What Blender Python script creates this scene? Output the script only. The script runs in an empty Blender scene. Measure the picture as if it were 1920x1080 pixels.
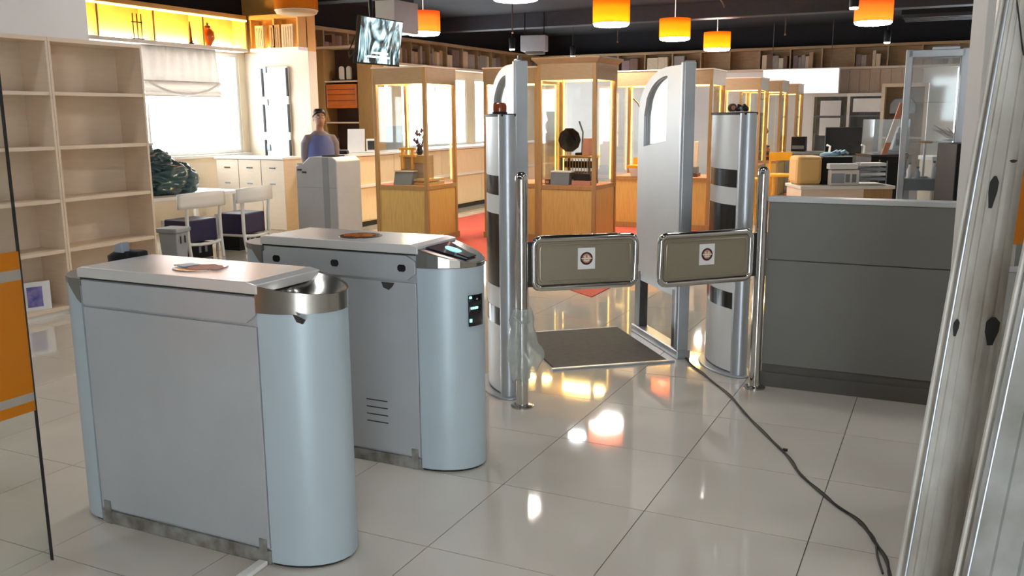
import bpy, bmesh, math, random
import numpy as np
from mathutils import Vector, Matrix, noise

random.seed(7)
scn = bpy.context.scene
COL = scn.collection

# ------------------------------------------------------------------ camera
# room axes: X to the right along the back wall, Y into the room, Z up
F_PX, PITCH, ROLL, AZ, CAM_H = 1692.5, 0.1887, 0.00713, 0.4495, 1.65
_r0 = np.array([math.cos(AZ), math.sin(AZ), 0.0])
_h0 = np.array([-math.sin(AZ), math.cos(AZ), 0.0])
_fw = _h0 * math.cos(PITCH) + np.array([0, 0, -math.sin(PITCH)])
_dn = np.cross(_fw, _r0)
_R = math.cos(ROLL) * _r0 + math.sin(ROLL) * _dn
_D = -math.sin(ROLL) * _r0 + math.cos(ROLL) * _dn
CAM = np.array([0, 0, CAM_H])
cd = bpy.data.cameras.new('camera')
cd.sensor_width = 36.0
cd.lens = F_PX / 1920 * 36.0
cd.clip_end = 200
cam = bpy.data.objects.new('camera', cd)
COL.objects.link(cam)
cam.matrix_world = Matrix(((_R[0], -_D[0], -_fw[0], 0), (_R[1], -_D[1], -_fw[1], 0), (_R[2], -_D[2], -_fw[2], CAM_H), (0, 0, 0, 1)))
scn.camera = cam

# ------------------------------------------------------------------ world and exposure
wd = bpy.data.worlds.new('daylight')
scn.world = wd
wd.use_nodes = True
bg = wd.node_tree.nodes['Background']
bg.inputs[0].default_value = (0.86, 0.94, 1.0, 1)
bg.inputs[1].default_value = 10.0
scn.view_settings.view_transform = 'Standard'
scn.view_settings.look = 'None'
scn.view_settings.exposure = 0.42
scn.view_settings.gamma = 1.0
scn.view_settings.use_curve_mapping = False
scn.cycles.use_denoising = True
scn.cycles.max_bounces = 8
scn.cycles.transparent_max_bounces = 24
scn.cycles.sample_clamp_indirect = 6.0

PENDANT_L = 70.0
CASE_L = 170.0
COVE_L = 130.0
DOWN_L = 36.0

# ------------------------------------------------------------------ helpers
def at(px, py, z=None, d=None, X=None, Y=None):
    """point of the room seen at a photograph pixel, on a height, depth or wall plane"""
    r = _R * (px - 960) / F_PX + _D * (py - 540) / F_PX + _fw
    if z is not None: t = (z - CAM_H) / r[2]
    elif d is not None: t = d / float(r @ _h0)
    elif X is not None: t = X / r[0]
    else: t = Y / r[1]
    return Vector(CAM + t * r)

def S(r, g, b):
    f = lambda c: (c / 255 / 12.92) if c / 255 <= 0.04045 else ((c / 255 + 0.055) / 1.055) ** 2.4
    return (f(r), f(g), f(b), 1)

class MB:
    def __init__(s): s.v, s.f = [], []
    def add(s, vs, fs):
        o = len(s.v); s.v += [tuple(p) for p in vs]; s.f += [tuple(i + o for i in f) for f in fs]; return s
    def box(s, x0, x1, y0, y1, z0, z1):
        return s.add([(x0,y0,z0),(x1,y0,z0),(x1,y1,z0),(x0,y1,z0),(x0,y0,z1),(x1,y0,z1),(x1,y1,z1),(x0,y1,z1)],
                     [(3,2,1,0),(4,5,6,7),(0,1,5,4),(1,2,6,5),(2,3,7,6),(3,0,4,7)])
    def prism(s, poly, z0, z1):
        n = len(poly)
        return s.add([(x, y, z0) for x, y in poly] + [(x, y, z1) for x, y in poly],
                     [tuple(range(n - 1, -1, -1)), tuple(range(n, 2 * n))] + [(i, (i + 1) % n, n + (i + 1) % n, n + i) for i in range(n)])
    def plate(s, poly, x0, x1):
        """outline in the y-z plane given thickness along x"""
        n = len(poly)
        return s.add([(x0, y, z) for y, z in poly] + [(x1, y, z) for y, z in poly],
                     [tuple(range(n - 1, -1, -1)), tuple(range(n, 2 * n))] + [(i, (i + 1) % n, n + (i + 1) % n, n + i) for i in range(n)])
    def slab(s, poly, y0, y1):
        """outline in the x-z plane given thickness along y"""
        n = len(poly)
        return s.add([(x, y0, z) for x, z in poly] + [(x, y1, z) for x, z in poly],
                     [tuple(range(n)), tuple(range(2 * n - 1, n - 1, -1))] + [(n + i, n + (i + 1) % n, (i + 1) % n, i) for i in range(n)])
    def lathe(s, prof, c=(0, 0, 0), n=24, ax='z'):
        vs, fs = [], []
        for r, h in prof:
            for k in range(n):
                a = 2 * math.pi * k / n
                p = (r * math.cos(a), r * math.sin(a), h)
                if ax == 'y': p = (p[0], h, p[1])
                if ax == 'x': p = (h, p[0], p[1])
                vs.append((p[0] + c[0], p[1] + c[1], p[2] + c[2]))
        for i in range(len(prof) - 1):
            for k in range(n):
                fs.append((i * n + k, i * n + (k + 1) % n, (i + 1) * n + (k + 1) % n, (i + 1) * n + k))
        fs.append(tuple(range(n - 1, -1, -1))); fs.append(tuple((len(prof) - 1) * n + k for k in range(n)))
        return s.add(vs, fs)
    def tube(s, pts, r, n=10, closed=False):
        pts = [Vector(p) for p in pts]; m = len(pts)
        rad = r if isinstance(r, (list, tuple)) else [r] * m
        vs, fs = [], []; up = None
        for i, p in enumerate(pts):
            a = pts[(i - 1) % m] if (closed or i > 0) else p
            b = pts[(i + 1) % m] if (closed or i < m - 1) else p
            t = (b - a).normalized()
            if up is None:
                up = Vector((0, 0, 1)) if abs(t.z) < 0.9 else Vector((1, 0, 0))
            u = (up - t * up.dot(t))
            if u.length < 1e-4: u = t.orthogonal()
            u.normalize(); w = t.cross(u); up = u
            for k in range(n):
                q = 2 * math.pi * k / n
                vs.append(p + u * math.cos(q) * rad[i] + w * math.sin(q) * rad[i])
        for i in range(m if closed else m - 1):
            j = (i + 1) % m
            for k in range(n):
                fs.append((i * n + k, i * n + (k + 1) % n, j * n + (k + 1) % n, j * n + k))
        if not closed:
            fs.append(tuple(range(n - 1, -1, -1))); fs.append(tuple((m - 1) * n + k for k in range(n)))
        return s.add(vs, fs)
    def loft(s, rings, n=16):
        """rings: (centre, rx, ry) flat rings stacked along z or tilted little"""
        vs, fs = [], []
        for c, rx, ry in rings:
            for k in range(n):
                q = 2 * math.pi * k / n
                vs.append((c[0] + rx * math.cos(q), c[1] + ry * math.sin(q), c[2]))
        for i in range(len(rings) - 1):
            for k in range(n):
                fs.append((i * n + k, i * n + (k + 1) % n, (i + 1) * n + (k + 1) % n, (i + 1) * n + k))
        fs.append(tuple(range(n - 1, -1, -1))); fs.append(tuple((len(rings) - 1) * n + k for k in range(n)))
        return s.add(vs, fs)
    def grid(s, fn, nu, nv):
        vs = [fn(i / nu, j / nv) for j in range(nv + 1) for i in range(nu + 1)]
        fs = [(j * (nu + 1) + i, j * (nu + 1) + i + 1, (j + 1) * (nu + 1) + i + 1, (j + 1) * (nu + 1) + i) for j in range(nv) for i in range(nu)]
        return s.add(vs, fs)
    def build(s, name, mat, parent=None, bevel=0, smooth=False, solid=0, loc=None, rot=None, remesh=0, fix=True):
        me = bpy.data.meshes.new(name)
        me.from_pydata(s.v, [], s.f)
        if fix:
            b = bmesh.new(); b.from_mesh(me); (bmesh.ops.remove_doubles(b, verts=b.verts, dist=1e-5) if name == 'nose_rim' else None); bmesh.ops.recalc_face_normals(b, faces=b.faces); b.to_mesh(me); b.free()
        me.materials.append(mat)
        if smooth:
            for p in me.polygons: p.use_smooth = True
        o = bpy.data.objects.new(name, me); COL.objects.link(o)
        if parent: o.parent = parent
        if loc is not None: o.location = loc
        if rot is not None: o.rotation_euler = rot
        if solid:
            m = o.modifiers.new('s', 'SOLIDIFY'); m.thickness = solid; m.offset = 0
        if remesh:
            m = o.modifiers.new('r', 'REMESH'); m.mode = 'VOXEL'; m.voxel_size = remesh; m.use_smooth_shade = True
            m = o.modifiers.new('sm', 'SMOOTH'); m.iterations = 4; m.factor = 0.5
        if bevel:
            m = o.modifiers.new('b', 'BEVEL'); m.width = bevel; m.segments = 2; m.limit_method = 'ANGLE'; m.angle_limit = math.radians(50)
            if not smooth:
                pass
        if smooth and not remesh and name != 'sack':
            try:
                me.set_sharp_from_angle(angle=math.radians(42))
            except Exception: pass
        return o

def tag(o, label, cat, group=None, kind=None):
    o['label'] = label; o['category'] = cat
    if group: o['group'] = group
    if kind: o['kind'] = kind
    return o
def thing(name, label, cat, loc=(0, 0, 0), rz=0, group=None):
    o = bpy.data.objects.new(name, None); COL.objects.link(o)
    o.empty_display_size = 0.1
    o.location = loc; o.rotation_euler = (0, 0, rz)
    return tag(o, label, cat, group)
def struct(o, label=None):
    o['kind'] = 'structure'
    if label: o['label'] = label
    return o
def container(name, label):
    o = bpy.data.objects.new(name, None); COL.objects.link(o); o['kind'] = 'structure'; o['label'] = label; return o
def copy_tree(o, parent=None):
    c = o.copy(); COL.objects.link(c); c.parent = parent
    for ch in [x for x in list(bpy.data.objects) if x.parent == o and x is not c]:
        copy_tree(ch, c)
    return c
def BX(*a): return MB().box(*a)

# ------------------------------------------------------------------ materials
def nodes(name):
    m = bpy.data.materials.new(name); m.use_nodes = True
    nt = m.node_tree; return m, nt, nt.nodes['Principled BSDF']
def mat(name, col, rough=0.5, metal=0.0, var=0.0, scale=8.0, bump=0.0, bscale=60.0, stretch=None, spec=0.5, coat=0.0, col2=None, rand=0.0, trans=0.0, aniso=0.0):
    m, nt, p = nodes(name)
    p.inputs['Roughness'].default_value = rough
    p.inputs['Metallic'].default_value = metal
    p.inputs['Specular IOR Level'].default_value = spec
    p.inputs['Coat Weight'].default_value = coat
    if trans: p.inputs['Transmission Weight'].default_value = trans
    tc = nt.nodes.new('ShaderNodeTexCoord'); mp = nt.nodes.new('ShaderNodeMapping')
    nt.links.new(tc.outputs['Object'], mp.inputs[0])
    if stretch: mp.inputs['Scale'].default_value = stretch
    out = None
    if var or col2:
        nz = nt.nodes.new('ShaderNodeTexNoise'); nz.inputs['Scale'].default_value = scale; nz.inputs['Detail'].default_value = 5
        nt.links.new(mp.outputs[0], nz.inputs['Vector'])
        mx = nt.nodes.new('ShaderNodeMix'); mx.data_type = 'RGBA'
        a = col; b = col2 if col2 else tuple(max(0, c * (1 - var)) for c in col[:3]) + (1,)
        mx.inputs['A'].default_value = a; mx.inputs['B'].default_value = b
        rp = nt.nodes.new('ShaderNodeMapRange'); rp.inputs[1].default_value = 0.35; rp.inputs[2].default_value = 0.68
        nt.links.new(nz.outputs['Fac'], rp.inputs[0]); nt.links.new(rp.outputs[0], mx.inputs['Factor'])
        out = mx.outputs['Result']
    else:
        p.inputs['Base Color'].default_value = col
    if rand:
        oi = nt.nodes.new('ShaderNodeObjectInfo'); hs = nt.nodes.new('ShaderNodeHueSaturation')
        mr = nt.nodes.new('ShaderNodeMapRange'); mr.inputs[3].default_value = 1 - rand; mr.inputs[4].default_value = 1 + rand
        nt.links.new(oi.outputs['Random'], mr.inputs[0]); nt.links.new(mr.outputs[0], hs.inputs['Value'])
        if out: nt.links.new(out, hs.inputs['Color'])
        else: hs.inputs['Color'].default_value = col
        out = hs.outputs[0]
    if out: nt.links.new(out, p.inputs['Base Color'])
    if bump:
        nb = nt.nodes.new('ShaderNodeTexNoise'); nb.inputs['Scale'].default_value = bscale; nb.inputs['Detail'].default_value = 4
        nt.links.new(mp.outputs[0], nb.inputs['Vector'])
        bp = nt.nodes.new('ShaderNodeBump'); bp.inputs['Strength'].default_value = bump; bp.inputs['Distance'].default_value = 0.01
        nt.links.new(nb.outputs['Fac'], bp.inputs['Height']); nt.links.new(bp.outputs[0], p.inputs['Normal'])
    return m
def emit(name, col, strength):
    m, nt, p = nodes(name)
    p.inputs['Base Color'].default_value = col
    p.inputs['Emission Color'].default_value = col; p.inputs['Emission Strength'].default_value = strength
    return m
def glass(name, tint=(0.97, 0.98, 0.98, 1), ior=1.45, rough=0.02, body=0.0, bodycol=(1, 1, 1, 1)):
    m = bpy.data.materials.new(name); m.use_nodes = True; nt = m.node_tree; nt.nodes.clear()
    o = nt.nodes.new('ShaderNodeOutputMaterial'); t = nt.nodes.new('ShaderNodeBsdfTransparent'); g = nt.nodes.new('ShaderNodeBsdfGlossy')
    lw = nt.nodes.new('ShaderNodeLayerWeight'); lw.inputs[0].default_value = 0.5; mx = nt.nodes.new('ShaderNodeMixShader')
    pw = nt.nodes.new('ShaderNodeMath'); pw.operation = 'POWER'; pw.inputs[1].default_value = 4.5
    f = nt.nodes.new('ShaderNodeMapRange'); f.inputs[3].default_value = ((ior - 1) / (ior + 1)) ** 2; f.inputs[4].default_value = 0.85
    nt.links.new(lw.outputs['Facing'], pw.inputs[0]); nt.links.new(pw.outputs[0], f.inputs[0])
    t.inputs[0].default_value = tint; g.inputs['Roughness'].default_value = rough
    src = t.outputs[0]
    if body:
        d = nt.nodes.new('ShaderNodeBsdfDiffuse'); d.inputs[0].default_value = bodycol
        tl = nt.nodes.new('ShaderNodeBsdfTranslucent'); tl.inputs[0].default_value = bodycol
        m1 = nt.nodes.new('ShaderNodeMixShader'); m1.inputs[0].default_value = 0.5
        nt.links.new(d.outputs[0], m1.inputs[1]); nt.links.new(tl.outputs[0], m1.inputs[2])
        m2 = nt.nodes.new('ShaderNodeMixShader'); m2.inputs[0].default_value = body
        nt.links.new(t.outputs[0], m2.inputs[1]); nt.links.new(m1.outputs[0], m2.inputs[2]); src = m2.outputs[0]
    nt.links.new(f.outputs[0], mx.inputs[0]); nt.links.new(src, mx.inputs[1]); nt.links.new(g.outputs[0], mx.inputs[2])
    nt.links.new(mx.outputs[0], o.inputs[0]); return m
def translucent(name, col, amt=0.5):
    m = bpy.data.materials.new(name); m.use_nodes = True; nt = m.node_tree; nt.nodes.clear()
    o = nt.nodes.new('ShaderNodeOutputMaterial'); d = nt.nodes.new('ShaderNodeBsdfDiffuse'); tl = nt.nodes.new('ShaderNodeBsdfTranslucent')
    mx = nt.nodes.new('ShaderNodeMixShader'); mx.inputs[0].default_value = amt
    tc = nt.nodes.new('ShaderNodeTexCoord'); nz = nt.nodes.new('ShaderNodeTexNoise'); nz.inputs['Scale'].default_value = 40
    cm = nt.nodes.new('ShaderNodeMix'); cm.data_type = 'RGBA'; cm.inputs['A'].default_value = col; cm.inputs['B'].default_value = tuple(c * 0.9 for c in col[:3]) + (1,)
    nt.links.new(tc.outputs['Object'], nz.inputs['Vector']); nt.links.new(nz.outputs['Fac'], cm.inputs['Factor'])
    for q in (d, tl): nt.links.new(cm.outputs['Result'], q.inputs[0])
    nt.links.new(d.outputs[0], mx.inputs[1]); nt.links.new(tl.outputs[0], mx.inputs[2]); nt.links.new(mx.outputs[0], o.inputs[0]); return m

M = {}
M['tile'] = mat('polished_tile', S(214, 207, 194), 0.05, var=0.05, scale=3, rand=0.02, spec=0.55, coat=0.3)
M['grout'] = mat('grout', S(120, 114, 104), 0.8, var=0.2)
M['wall'] = mat('white_wall', S(228, 226, 222), 0.7, var=0.04, scale=3)
M['wallcream'] = mat('cream_wall', S(230, 214, 190), 0.7, var=0.05, scale=3)
M['wallbeige'] = mat('beige_panel_wall', S(188, 170, 150), 0.6, var=0.1, scale=4, stretch=(6, 1, 1))
M['black'] = mat('black_ceiling', S(25, 25, 31), 0.9, var=0.3, scale=2)
M['blackwall'] = mat('black_upper_wall', S(22, 22, 28), 0.9, var=0.2)
M['beam'] = mat('grey_beam', S(48, 48, 54), 0.7, var=0.2)
M['steel'] = mat('film_steel', S(190, 194, 198), 0.36, 0.3, var=0.06, scale=4, bump=0.03, bscale=5)
M['steel_top'] = mat('lid_steel', S(222, 221, 218), 0.24, 0.3, var=0.04, scale=5, bump=0.01, bscale=4)
M['nose'] = mat('nose_steel', S(184, 199, 207), 0.38, 0.15, var=0.05, scale=3, bump=0.03, bscale=4)
M['brushed'] = mat('brushed_steel', S(185, 182, 176), 0.22, 1.0, var=0.12, scale=90, stretch=(1, 1, 12))
M['chrome'] = mat('chrome', S(200, 198, 194), 0.1, 1.0, var=0.06, scale=6)
M['darkmetal'] = mat('dark_metal', S(98, 98, 96), 0.35, 0.9, var=0.1)
M['capmetal'] = mat('grey_cap_metal', S(140, 136, 130), 0.4, 0.5, var=0.08)
M['seam'] = mat('dark_seam', S(40, 38, 36), 0.7, var=0.2)
M['plinth'] = mat('scuffed_plinth', S(168, 168, 164), 0.5, 0.4, col2=S(120, 112, 104), scale=14)
M['plate'] = mat('gate_plate_steel', S(154, 145, 126), 0.36, 0.5, var=0.06, scale=60, stretch=(8, 1, 1))
M['alu'] = mat('aluminium_profile', S(182, 187, 192), 0.4, 0.65, var=0.06, scale=5)
M['alupaint'] = mat('silver_paint_panel', S(198, 200, 200), 0.4, 0.25, var=0.05, scale=3)
M['whiteplastic'] = mat('white_plastic', S(222, 221, 218), 0.35, var=0.03)
M['blackgloss'] = mat('black_gloss', S(22, 22, 25), 0.15, var=0.2)
M['blackplastic'] = mat('black_plastic', S(20, 20, 23), 0.5, var=0.2, spec=0.3)
M['amber'] = mat('amber_lens', S(150, 60, 10), 0.12, var=0.35, scale=30, coat=0.5)
M['mat'] = mat('rubber_mat', S(66, 67, 72), 0.75, var=0.25, scale=30, bump=0.2, bscale=300)
M['wood'] = mat('display_wood', S(205, 170, 98), 0.4, var=0.18, scale=5, stretch=(14, 14, 1))
M['wood_dk'] = mat('frame_wood', S(168, 132, 82), 0.4, var=0.2, scale=5, stretch=(12, 12, 1))
M['header'] = mat('header_wood', S(162, 136, 100), 0.45, var=0.15, scale=5, stretch=(2, 2, 10))
M['maple'] = mat('pale_maple', S(226, 206, 182), 0.5, var=0.06, scale=5, stretch=(1, 1, 8))
M['maple2'] = mat('counter_maple', S(228, 206, 162), 0.45, var=0.08, scale=5, stretch=(1, 6, 1))
M['frieze'] = mat('frieze_wood', S(164, 136, 100), 0.55, var=0.25, scale=5, stretch=(1, 1, 8))
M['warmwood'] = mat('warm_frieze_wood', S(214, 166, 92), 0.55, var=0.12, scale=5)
M['brownback'] = mat('brown_back_panel', S(72, 54, 46), 0.6, var=0.3, scale=4)
M['carpet'] = mat('red_carpet', S(206, 92, 76), 0.9, var=0.15, scale=40, bump=0.2, bscale=400)
M['cloth_red'] = mat('salmon_liner', S(226, 140, 110), 0.85, var=0.1, scale=30)
M['greycounter'] = mat('grey_laminate', S(122, 121, 116), 0.5, var=0.08, scale=3, bump=0.02, bscale=30)
M['greyplinth'] = mat('grey_plinth', S(96, 92, 86), 0.5, var=0.12, scale=6)
M['whitelam'] = mat('white_laminate', S(226, 222, 214), 0.35, var=0.03)
M['white'] = mat('white_paint', S(236, 234, 228), 0.4, var=0.02)
M['navy'] = mat('navy_vinyl', S(44, 42, 78), 0.45, var=0.2, scale=10)
M['greybin'] = mat('grey_plastic', S(150, 158, 166), 0.4, var=0.06)
M['orange'] = mat('orange_gloss', S(214, 110, 30), 0.18, var=0.15, scale=6, coat=0.5)
M['paper'] = mat('paper', S(232, 232, 230), 0.7, var=0.03)
M['bluepic'] = mat('blue_print', S(70, 74, 150), 0.5, col2=S(150, 140, 190), scale=14)
M['maroon'] = mat('maroon_print', S(72, 22, 14), 0.6, var=0.2)
M['brownprint'] = mat('brown_print', S(160, 84, 30), 0.6, col2=S(225, 190, 170), scale=160)
M['whiteprint'] = mat('white_print', S(228, 218, 205), 0.6, var=0.05)
M['cable'] = mat('cable', S(66, 64, 60), 0.6, var=0.2)
M['bag'] = glass('clear_plastic_bag', (0.93, 0.95, 0.95, 1), 1.4, 0.12, 0.35, (0.75, 0.8, 0.8, 1))
M['glass'] = glass('clear_glass')
M['acrylic'] = glass('acrylic', (0.92, 0.94, 0.95, 1), 1.4, 0.05, 0.1, (0.7, 0.75, 0.8, 1))
M['doorglass'] = glass('door_glass', (0.93, 0.95, 0.94, 1), 1.45, 0.02)
M['orangefilm'] = glass('orange_film', (0.9, 0.5, 0.05, 1), 1.4, 0.1, 0.75, S(232, 158, 22))
M['whitefilm'] = glass('frosted_film', (0.9, 0.9, 0.88, 1), 1.4, 0.2, 0.6, S(205, 198, 188))
M['shade'] = translucent('orange_lampshade', S(250, 172, 60), 0.6)
M['shade_red'] = translucent('coral_lampshade', S(248, 150, 84), 0.6)
M['blind'] = translucent('blind_fabric', S(222, 214, 206), 0.4)
M['diffuser'] = emit('lamp_diffuser', (1.0, 0.96, 0.88, 1), PENDANT_L)
M['bulb'] = emit('lamp_bulb', (0.95, 0.98, 1.0, 1), 90.0)
M['spot'] = emit('spot_lens', (1.0, 0.95, 0.86, 1), 30.0)
M['unlit'] = mat('unlit_diffuser', S(226, 190, 140), 0.6, var=0.05)
M['caselight'] = emit('case_light', (1.0, 0.72, 0.24, 1), CASE_L)
M['caseglow'] = emit('case_corner_glow', (1.0, 0.66, 0.13, 1), 3.2)  # yellow glow standing in for lamplight on the rear case posts
M['cove'] = emit('cove_light', (1.0, 0.70, 0.24, 1), COVE_L)
M['lightbox'] = emit('lightbox', (1.0, 0.98, 0.94, 1), 1.3)
M['cyan'] = emit('cyan_indicator', (0.25, 0.85, 0.9, 1), 1.2)
M['greenled'] = emit('green_indicator', (0.3, 1.0, 0.85, 1), 1.6)
M['readerglass'] = mat('reader_glass', S(24, 22, 52), 0.06, var=0.2, coat=0.5)
M['kiosk'] = mat('silver_grey_casing', S(186, 190, 194), 0.4, 0.1, var=0.05)
M['skin'] = mat('skin', S(172, 128, 100), 0.55, var=0.1, scale=12)
M['hair'] = mat('dark_hair', S(34, 24, 24), 0.5, var=0.3, scale=60)
M['greyshirt'] = mat('grey_sleeve', S(128, 118, 124), 0.8, var=0.1, scale=20)
M['bluevest'] = mat('blue_vest', S(92, 104, 160), 0.8, var=0.08, scale=20)
M['trousers'] = mat('dark_trousers', S(40, 42, 58), 0.8, var=0.1)
M['heap'] = mat('dark_teal_plastic', S(66, 96, 102), 0.16, var=0.4, scale=6, coat=0.4)
M['darkwood'] = mat('dark_walnut', S(84, 56, 34), 0.4, var=0.3, scale=8, stretch=(1, 1, 6))
M['brass'] = mat('brass', S(196, 150, 70), 0.3, 0.9, var=0.2)
M['iron'] = mat('dark_iron', S(44, 40, 40), 0.4, 0.7, var=0.3)
M['greybox'] = mat('grey_card', S(120, 128, 132), 0.6, var=0.1)
M['dried'] = mat('dried_flowers', S(110, 84, 100), 0.9, var=0.4, scale=30)
M['tan'] = mat('tan_leather', S(196, 132, 104), 0.6, var=0.1)
M['blueglove'] = mat('blue_cloth', S(160, 200, 224), 0.6, var=0.15, scale=14)
M['beigeplastic'] = mat('beige_plastic', S(232, 190, 118), 0.5, var=0.04)
M['worn'] = mat('worn_white_paint', S(212, 209, 200), 0.5, 0.1, col2=S(150, 140, 124), scale=3.2, stretch=(2, 2, 0.7), bump=0.1, bscale=20)
M['worn2'] = mat('worn_grey_metal', S(188, 190, 188), 0.4, 0.4, col2=S(140, 138, 130), scale=4, bump=0.08, bscale=14)
M['yellowwood'] = mat('yellow_wood', S(240, 170, 30), 0.4, var=0.12, scale=6)
BOOKS = [mat('book_' + n, c, 0.65, var=0.15, scale=20) for n, c in (('tan', S(176, 146, 112)), ('brown', S(112, 82, 64)), ('grey', S(150, 142, 134)), ('mauve', S(128, 104, 104)), ('cream', S(206, 188, 160)))]
def screen_mat():
    m, nt, p = nodes('screen_picture')
    tc = nt.nodes.new('ShaderNodeTexCoord'); mp = nt.nodes.new('ShaderNodeMapping'); mp.inputs['Scale'].default_value = (1, 1.4, 0.8)
    wv = nt.nodes.new('ShaderNodeTexNoise'); wv.inputs['Scale'].default_value = 2.6; wv.inputs['Distortion'].default_value = 3.0; wv.inputs['Detail'].default_value = 2
    cr = nt.nodes.new('ShaderNodeValToRGB'); e = cr.color_ramp.elements
    e[0].position = 0.4; e[0].color = (0.012, 0.014, 0.016, 1); e[1].position = 0.62; e[1].color = (0.9, 1, 1, 1)
    q = cr.color_ramp.elements.new(0.5); q.color = (0.2, 0.38, 0.42, 1)
    nt.links.new(tc.outputs['Object'], mp.inputs[0]); nt.links.new(mp.outputs[0], wv.inputs['Vector']); nt.links.new(wv.outputs['Fac'], cr.inputs[0])
    nt.links.new(cr.outputs[0], p.inputs['Emission Color']); p.inputs['Emission Strength'].default_value = 1.1
    p.inputs['Base Color'].default_value = (0.02, 0.02, 0.02, 1); p.inputs['Roughness'].default_value = 0.1
    return m
M['screen'] = screen_mat()

# ================================================================== STRUCTURE
XL, XR, Y0, YB, ZC = -10.2, 3.0, -4.0, 22.7, 3.7     # wall planes, ceiling height
floor = struct(BX(XL, XR, Y0, YB, -0.12, -0.004).build('floor', M['grout']), 'glossy cream tiled floor')
P = 0.667; GX, GY = -0.39, 2.80; gp = 0.0022
tile_me = BX(-P/2+gp, P/2-gp, -P/2+gp, P/2-gp, -0.004, 0.0)
cells = []
for i in range(-5, 17):
    for j in range(-11, 31):
        cx, cy = GX - P * (i - 0.5), GY + P * (j + 0.5)
        if XL < cx - P/2 and cx + P/2 < XR and Y0 < cy - P/2 and cy + P/2 < YB: cells.append((cx, cy))
def in_view(cx, cy):
    for dx in (-P/2, 0, P/2):
        for dy in (-P/2, 0, P/2):
            q = np.array([cx + dx, cy + dy, 0]) - CAM
            zc = q @ _fw
            if zc > 0.3:
                px, py = 960 + F_PX * (q @ _R) / zc, 540 + F_PX * (q @ _D) / zc
                if -20 < px < 1940 and py < 1100: return True
    return False
cells.sort(key=lambda c: c[0] ** 2 + c[1] ** 2)
near = [c for c in cells if in_view(*c)][:290]
ns = set(near)
t0 = tile_me.build('tile', M['tile'], floor)
t0.location = (near[0][0], near[0][1], 0)
for c in near[1:]:
    t = t0.copy(); COL.objects.link(t); t.location = (c[0], c[1], 0)
rest = MB()
for c in cells:
    if c not in ns: rest.box(c[0]-P/2+gp, c[0]+P/2-gp, c[1]-P/2+gp, c[1]+P/2-gp, -0.004, 0)
# strips at the room's edges where whole tiles do not fit
ex0 = min(c[0] for c in cells) - P/2; ex1 = max(c[0] for c in cells) + P/2; ey0 = min(c[1] for c in cells) - P/2; ey1 = max(c[1] for c in cells) + P/2
rest.box(XL, ex0, Y0, YB, -0.004, 0).box(ex1, XR, Y0, YB, -0.004, 0).box(ex0, ex1, Y0, ey0, -0.004, 0).box(ex0, ex1, ey1, YB, -0.004, 0)
ro = rest.build('tile_field', M['tile'], floor); ro['kind'] = 'stuff'

struct(BX(XL, XR, Y0, YB, ZC, ZC + 0.1).build('ceiling', M['black']), 'black painted open ceiling')
# left wall with windows
ZL, ZT = 2.64, 3.18
def wall_x(name, x0, x1, y0, y1, z1, holes, m):
    mb = MB(); ys = y0
    for (a, b, c, d) in sorted(holes):
        mb.box(x0, x1, ys, a, 0, z1); mb.box(x0, x1, a, b, 0, c); mb.box(x0, x1, a, b, d, z1); ys = b
    mb.box(x0, x1, ys, y1, 0, z1)
    return struct(mb.build(name, m))
LH = [(7.6, 11.3, 1.1, 2.62), (12.9, 15.6, 1.0, 2.5), (16.0, 18.8, 1.0, 2.5), (19.2, 21.8, 1.0, 2.5)]
wall_x('wall_left', XL - 0.15, XL, Y0, YB, ZT, LH, M['wallcream'])['label'] = 'cream left wall with bright windows'
struct(BX(XL - 0.15, XL, Y0, YB, ZT, ZC).build('wall_left_upper', M['blackwall']), 'black strip of wall above the left shelf')
n = 1
for (a, b, c, d) in LH:
    w = container('window_%d' % n, 'overexposed window in the left wall'); n += 1
    BX(XL - 0.06, XL - 0.02, a, a + 0.05, c, d).build('window_frame', M['white'], w)
    BX(XL - 0.06, XL - 0.02, b - 0.05, b, c, d).build('window_frame', M['white'], w)
    BX(XL - 0.06, XL - 0.02, a + 0.05, b - 0.05, c, c + 0.05).build('window_frame', M['white'], w)
    BX(XL - 0.06, XL - 0.02, a + 0.05, b - 0.05, d - 0.05, d).build('window_frame', M['white'], w)
    k = (a + b) / 2
    BX(XL - 0.06, XL - 0.02, k - 0.02, k + 0.02, c + 0.05, d - 0.05).build('mullion', M['white'], w)
    BX(XL - 0.045, XL - 0.037, a + 0.05, k - 0.02, c + 0.05, d - 0.05).build('pane', M['glass'], w)
    BX(XL - 0.045, XL - 0.037, k + 0.02, b - 0.05, c + 0.05, d - 0.05).build('pane', M['glass'], w)
    BX(XL - 0.1, XL + 0.12, a - 0.05, b + 0.05, c - 0.04, c).build('window_sill', M['white'], w)
# back wall with a window at its right end
mb = MB(); wx0, wx1 = at(1786, 200, Y=YB).x, 2.2
mb.box(XL, wx0, YB, YB + 0.15, 0, ZT).box(wx0, wx1, YB, YB + 0.15, 0, 0.9).box(wx0, wx1, YB, YB + 0.15, 2.62, ZT).box(wx1, XR, YB, YB + 0.15, 0, ZT)
struct(mb.build('wall_back', M['wall']), 'white back wall behind the display cases')
struct(BX(XL, XR, YB, YB + 0.15, ZT, ZC).build('wall_back_upper', M['blackwall']), 'black strip of wall above the back shelf')
w = container('window_%d' % n, 'overexposed window at the right end of the back wall')
BX(wx0, wx0 + 0.05, YB + 0.02, YB + 0.06, 0.9, 2.62).build('window_frame', M['white'], w)
BX(wx1 - 0.05, wx1, YB + 0.02, YB + 0.06, 0.9, 2.62).build('window_frame', M['white'], w)
BX(wx0 + 0.05, wx1 - 0.05, YB + 0.036, YB + 0.044, 0.9, 2.62).build('pane', M['glass'], w)
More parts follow.
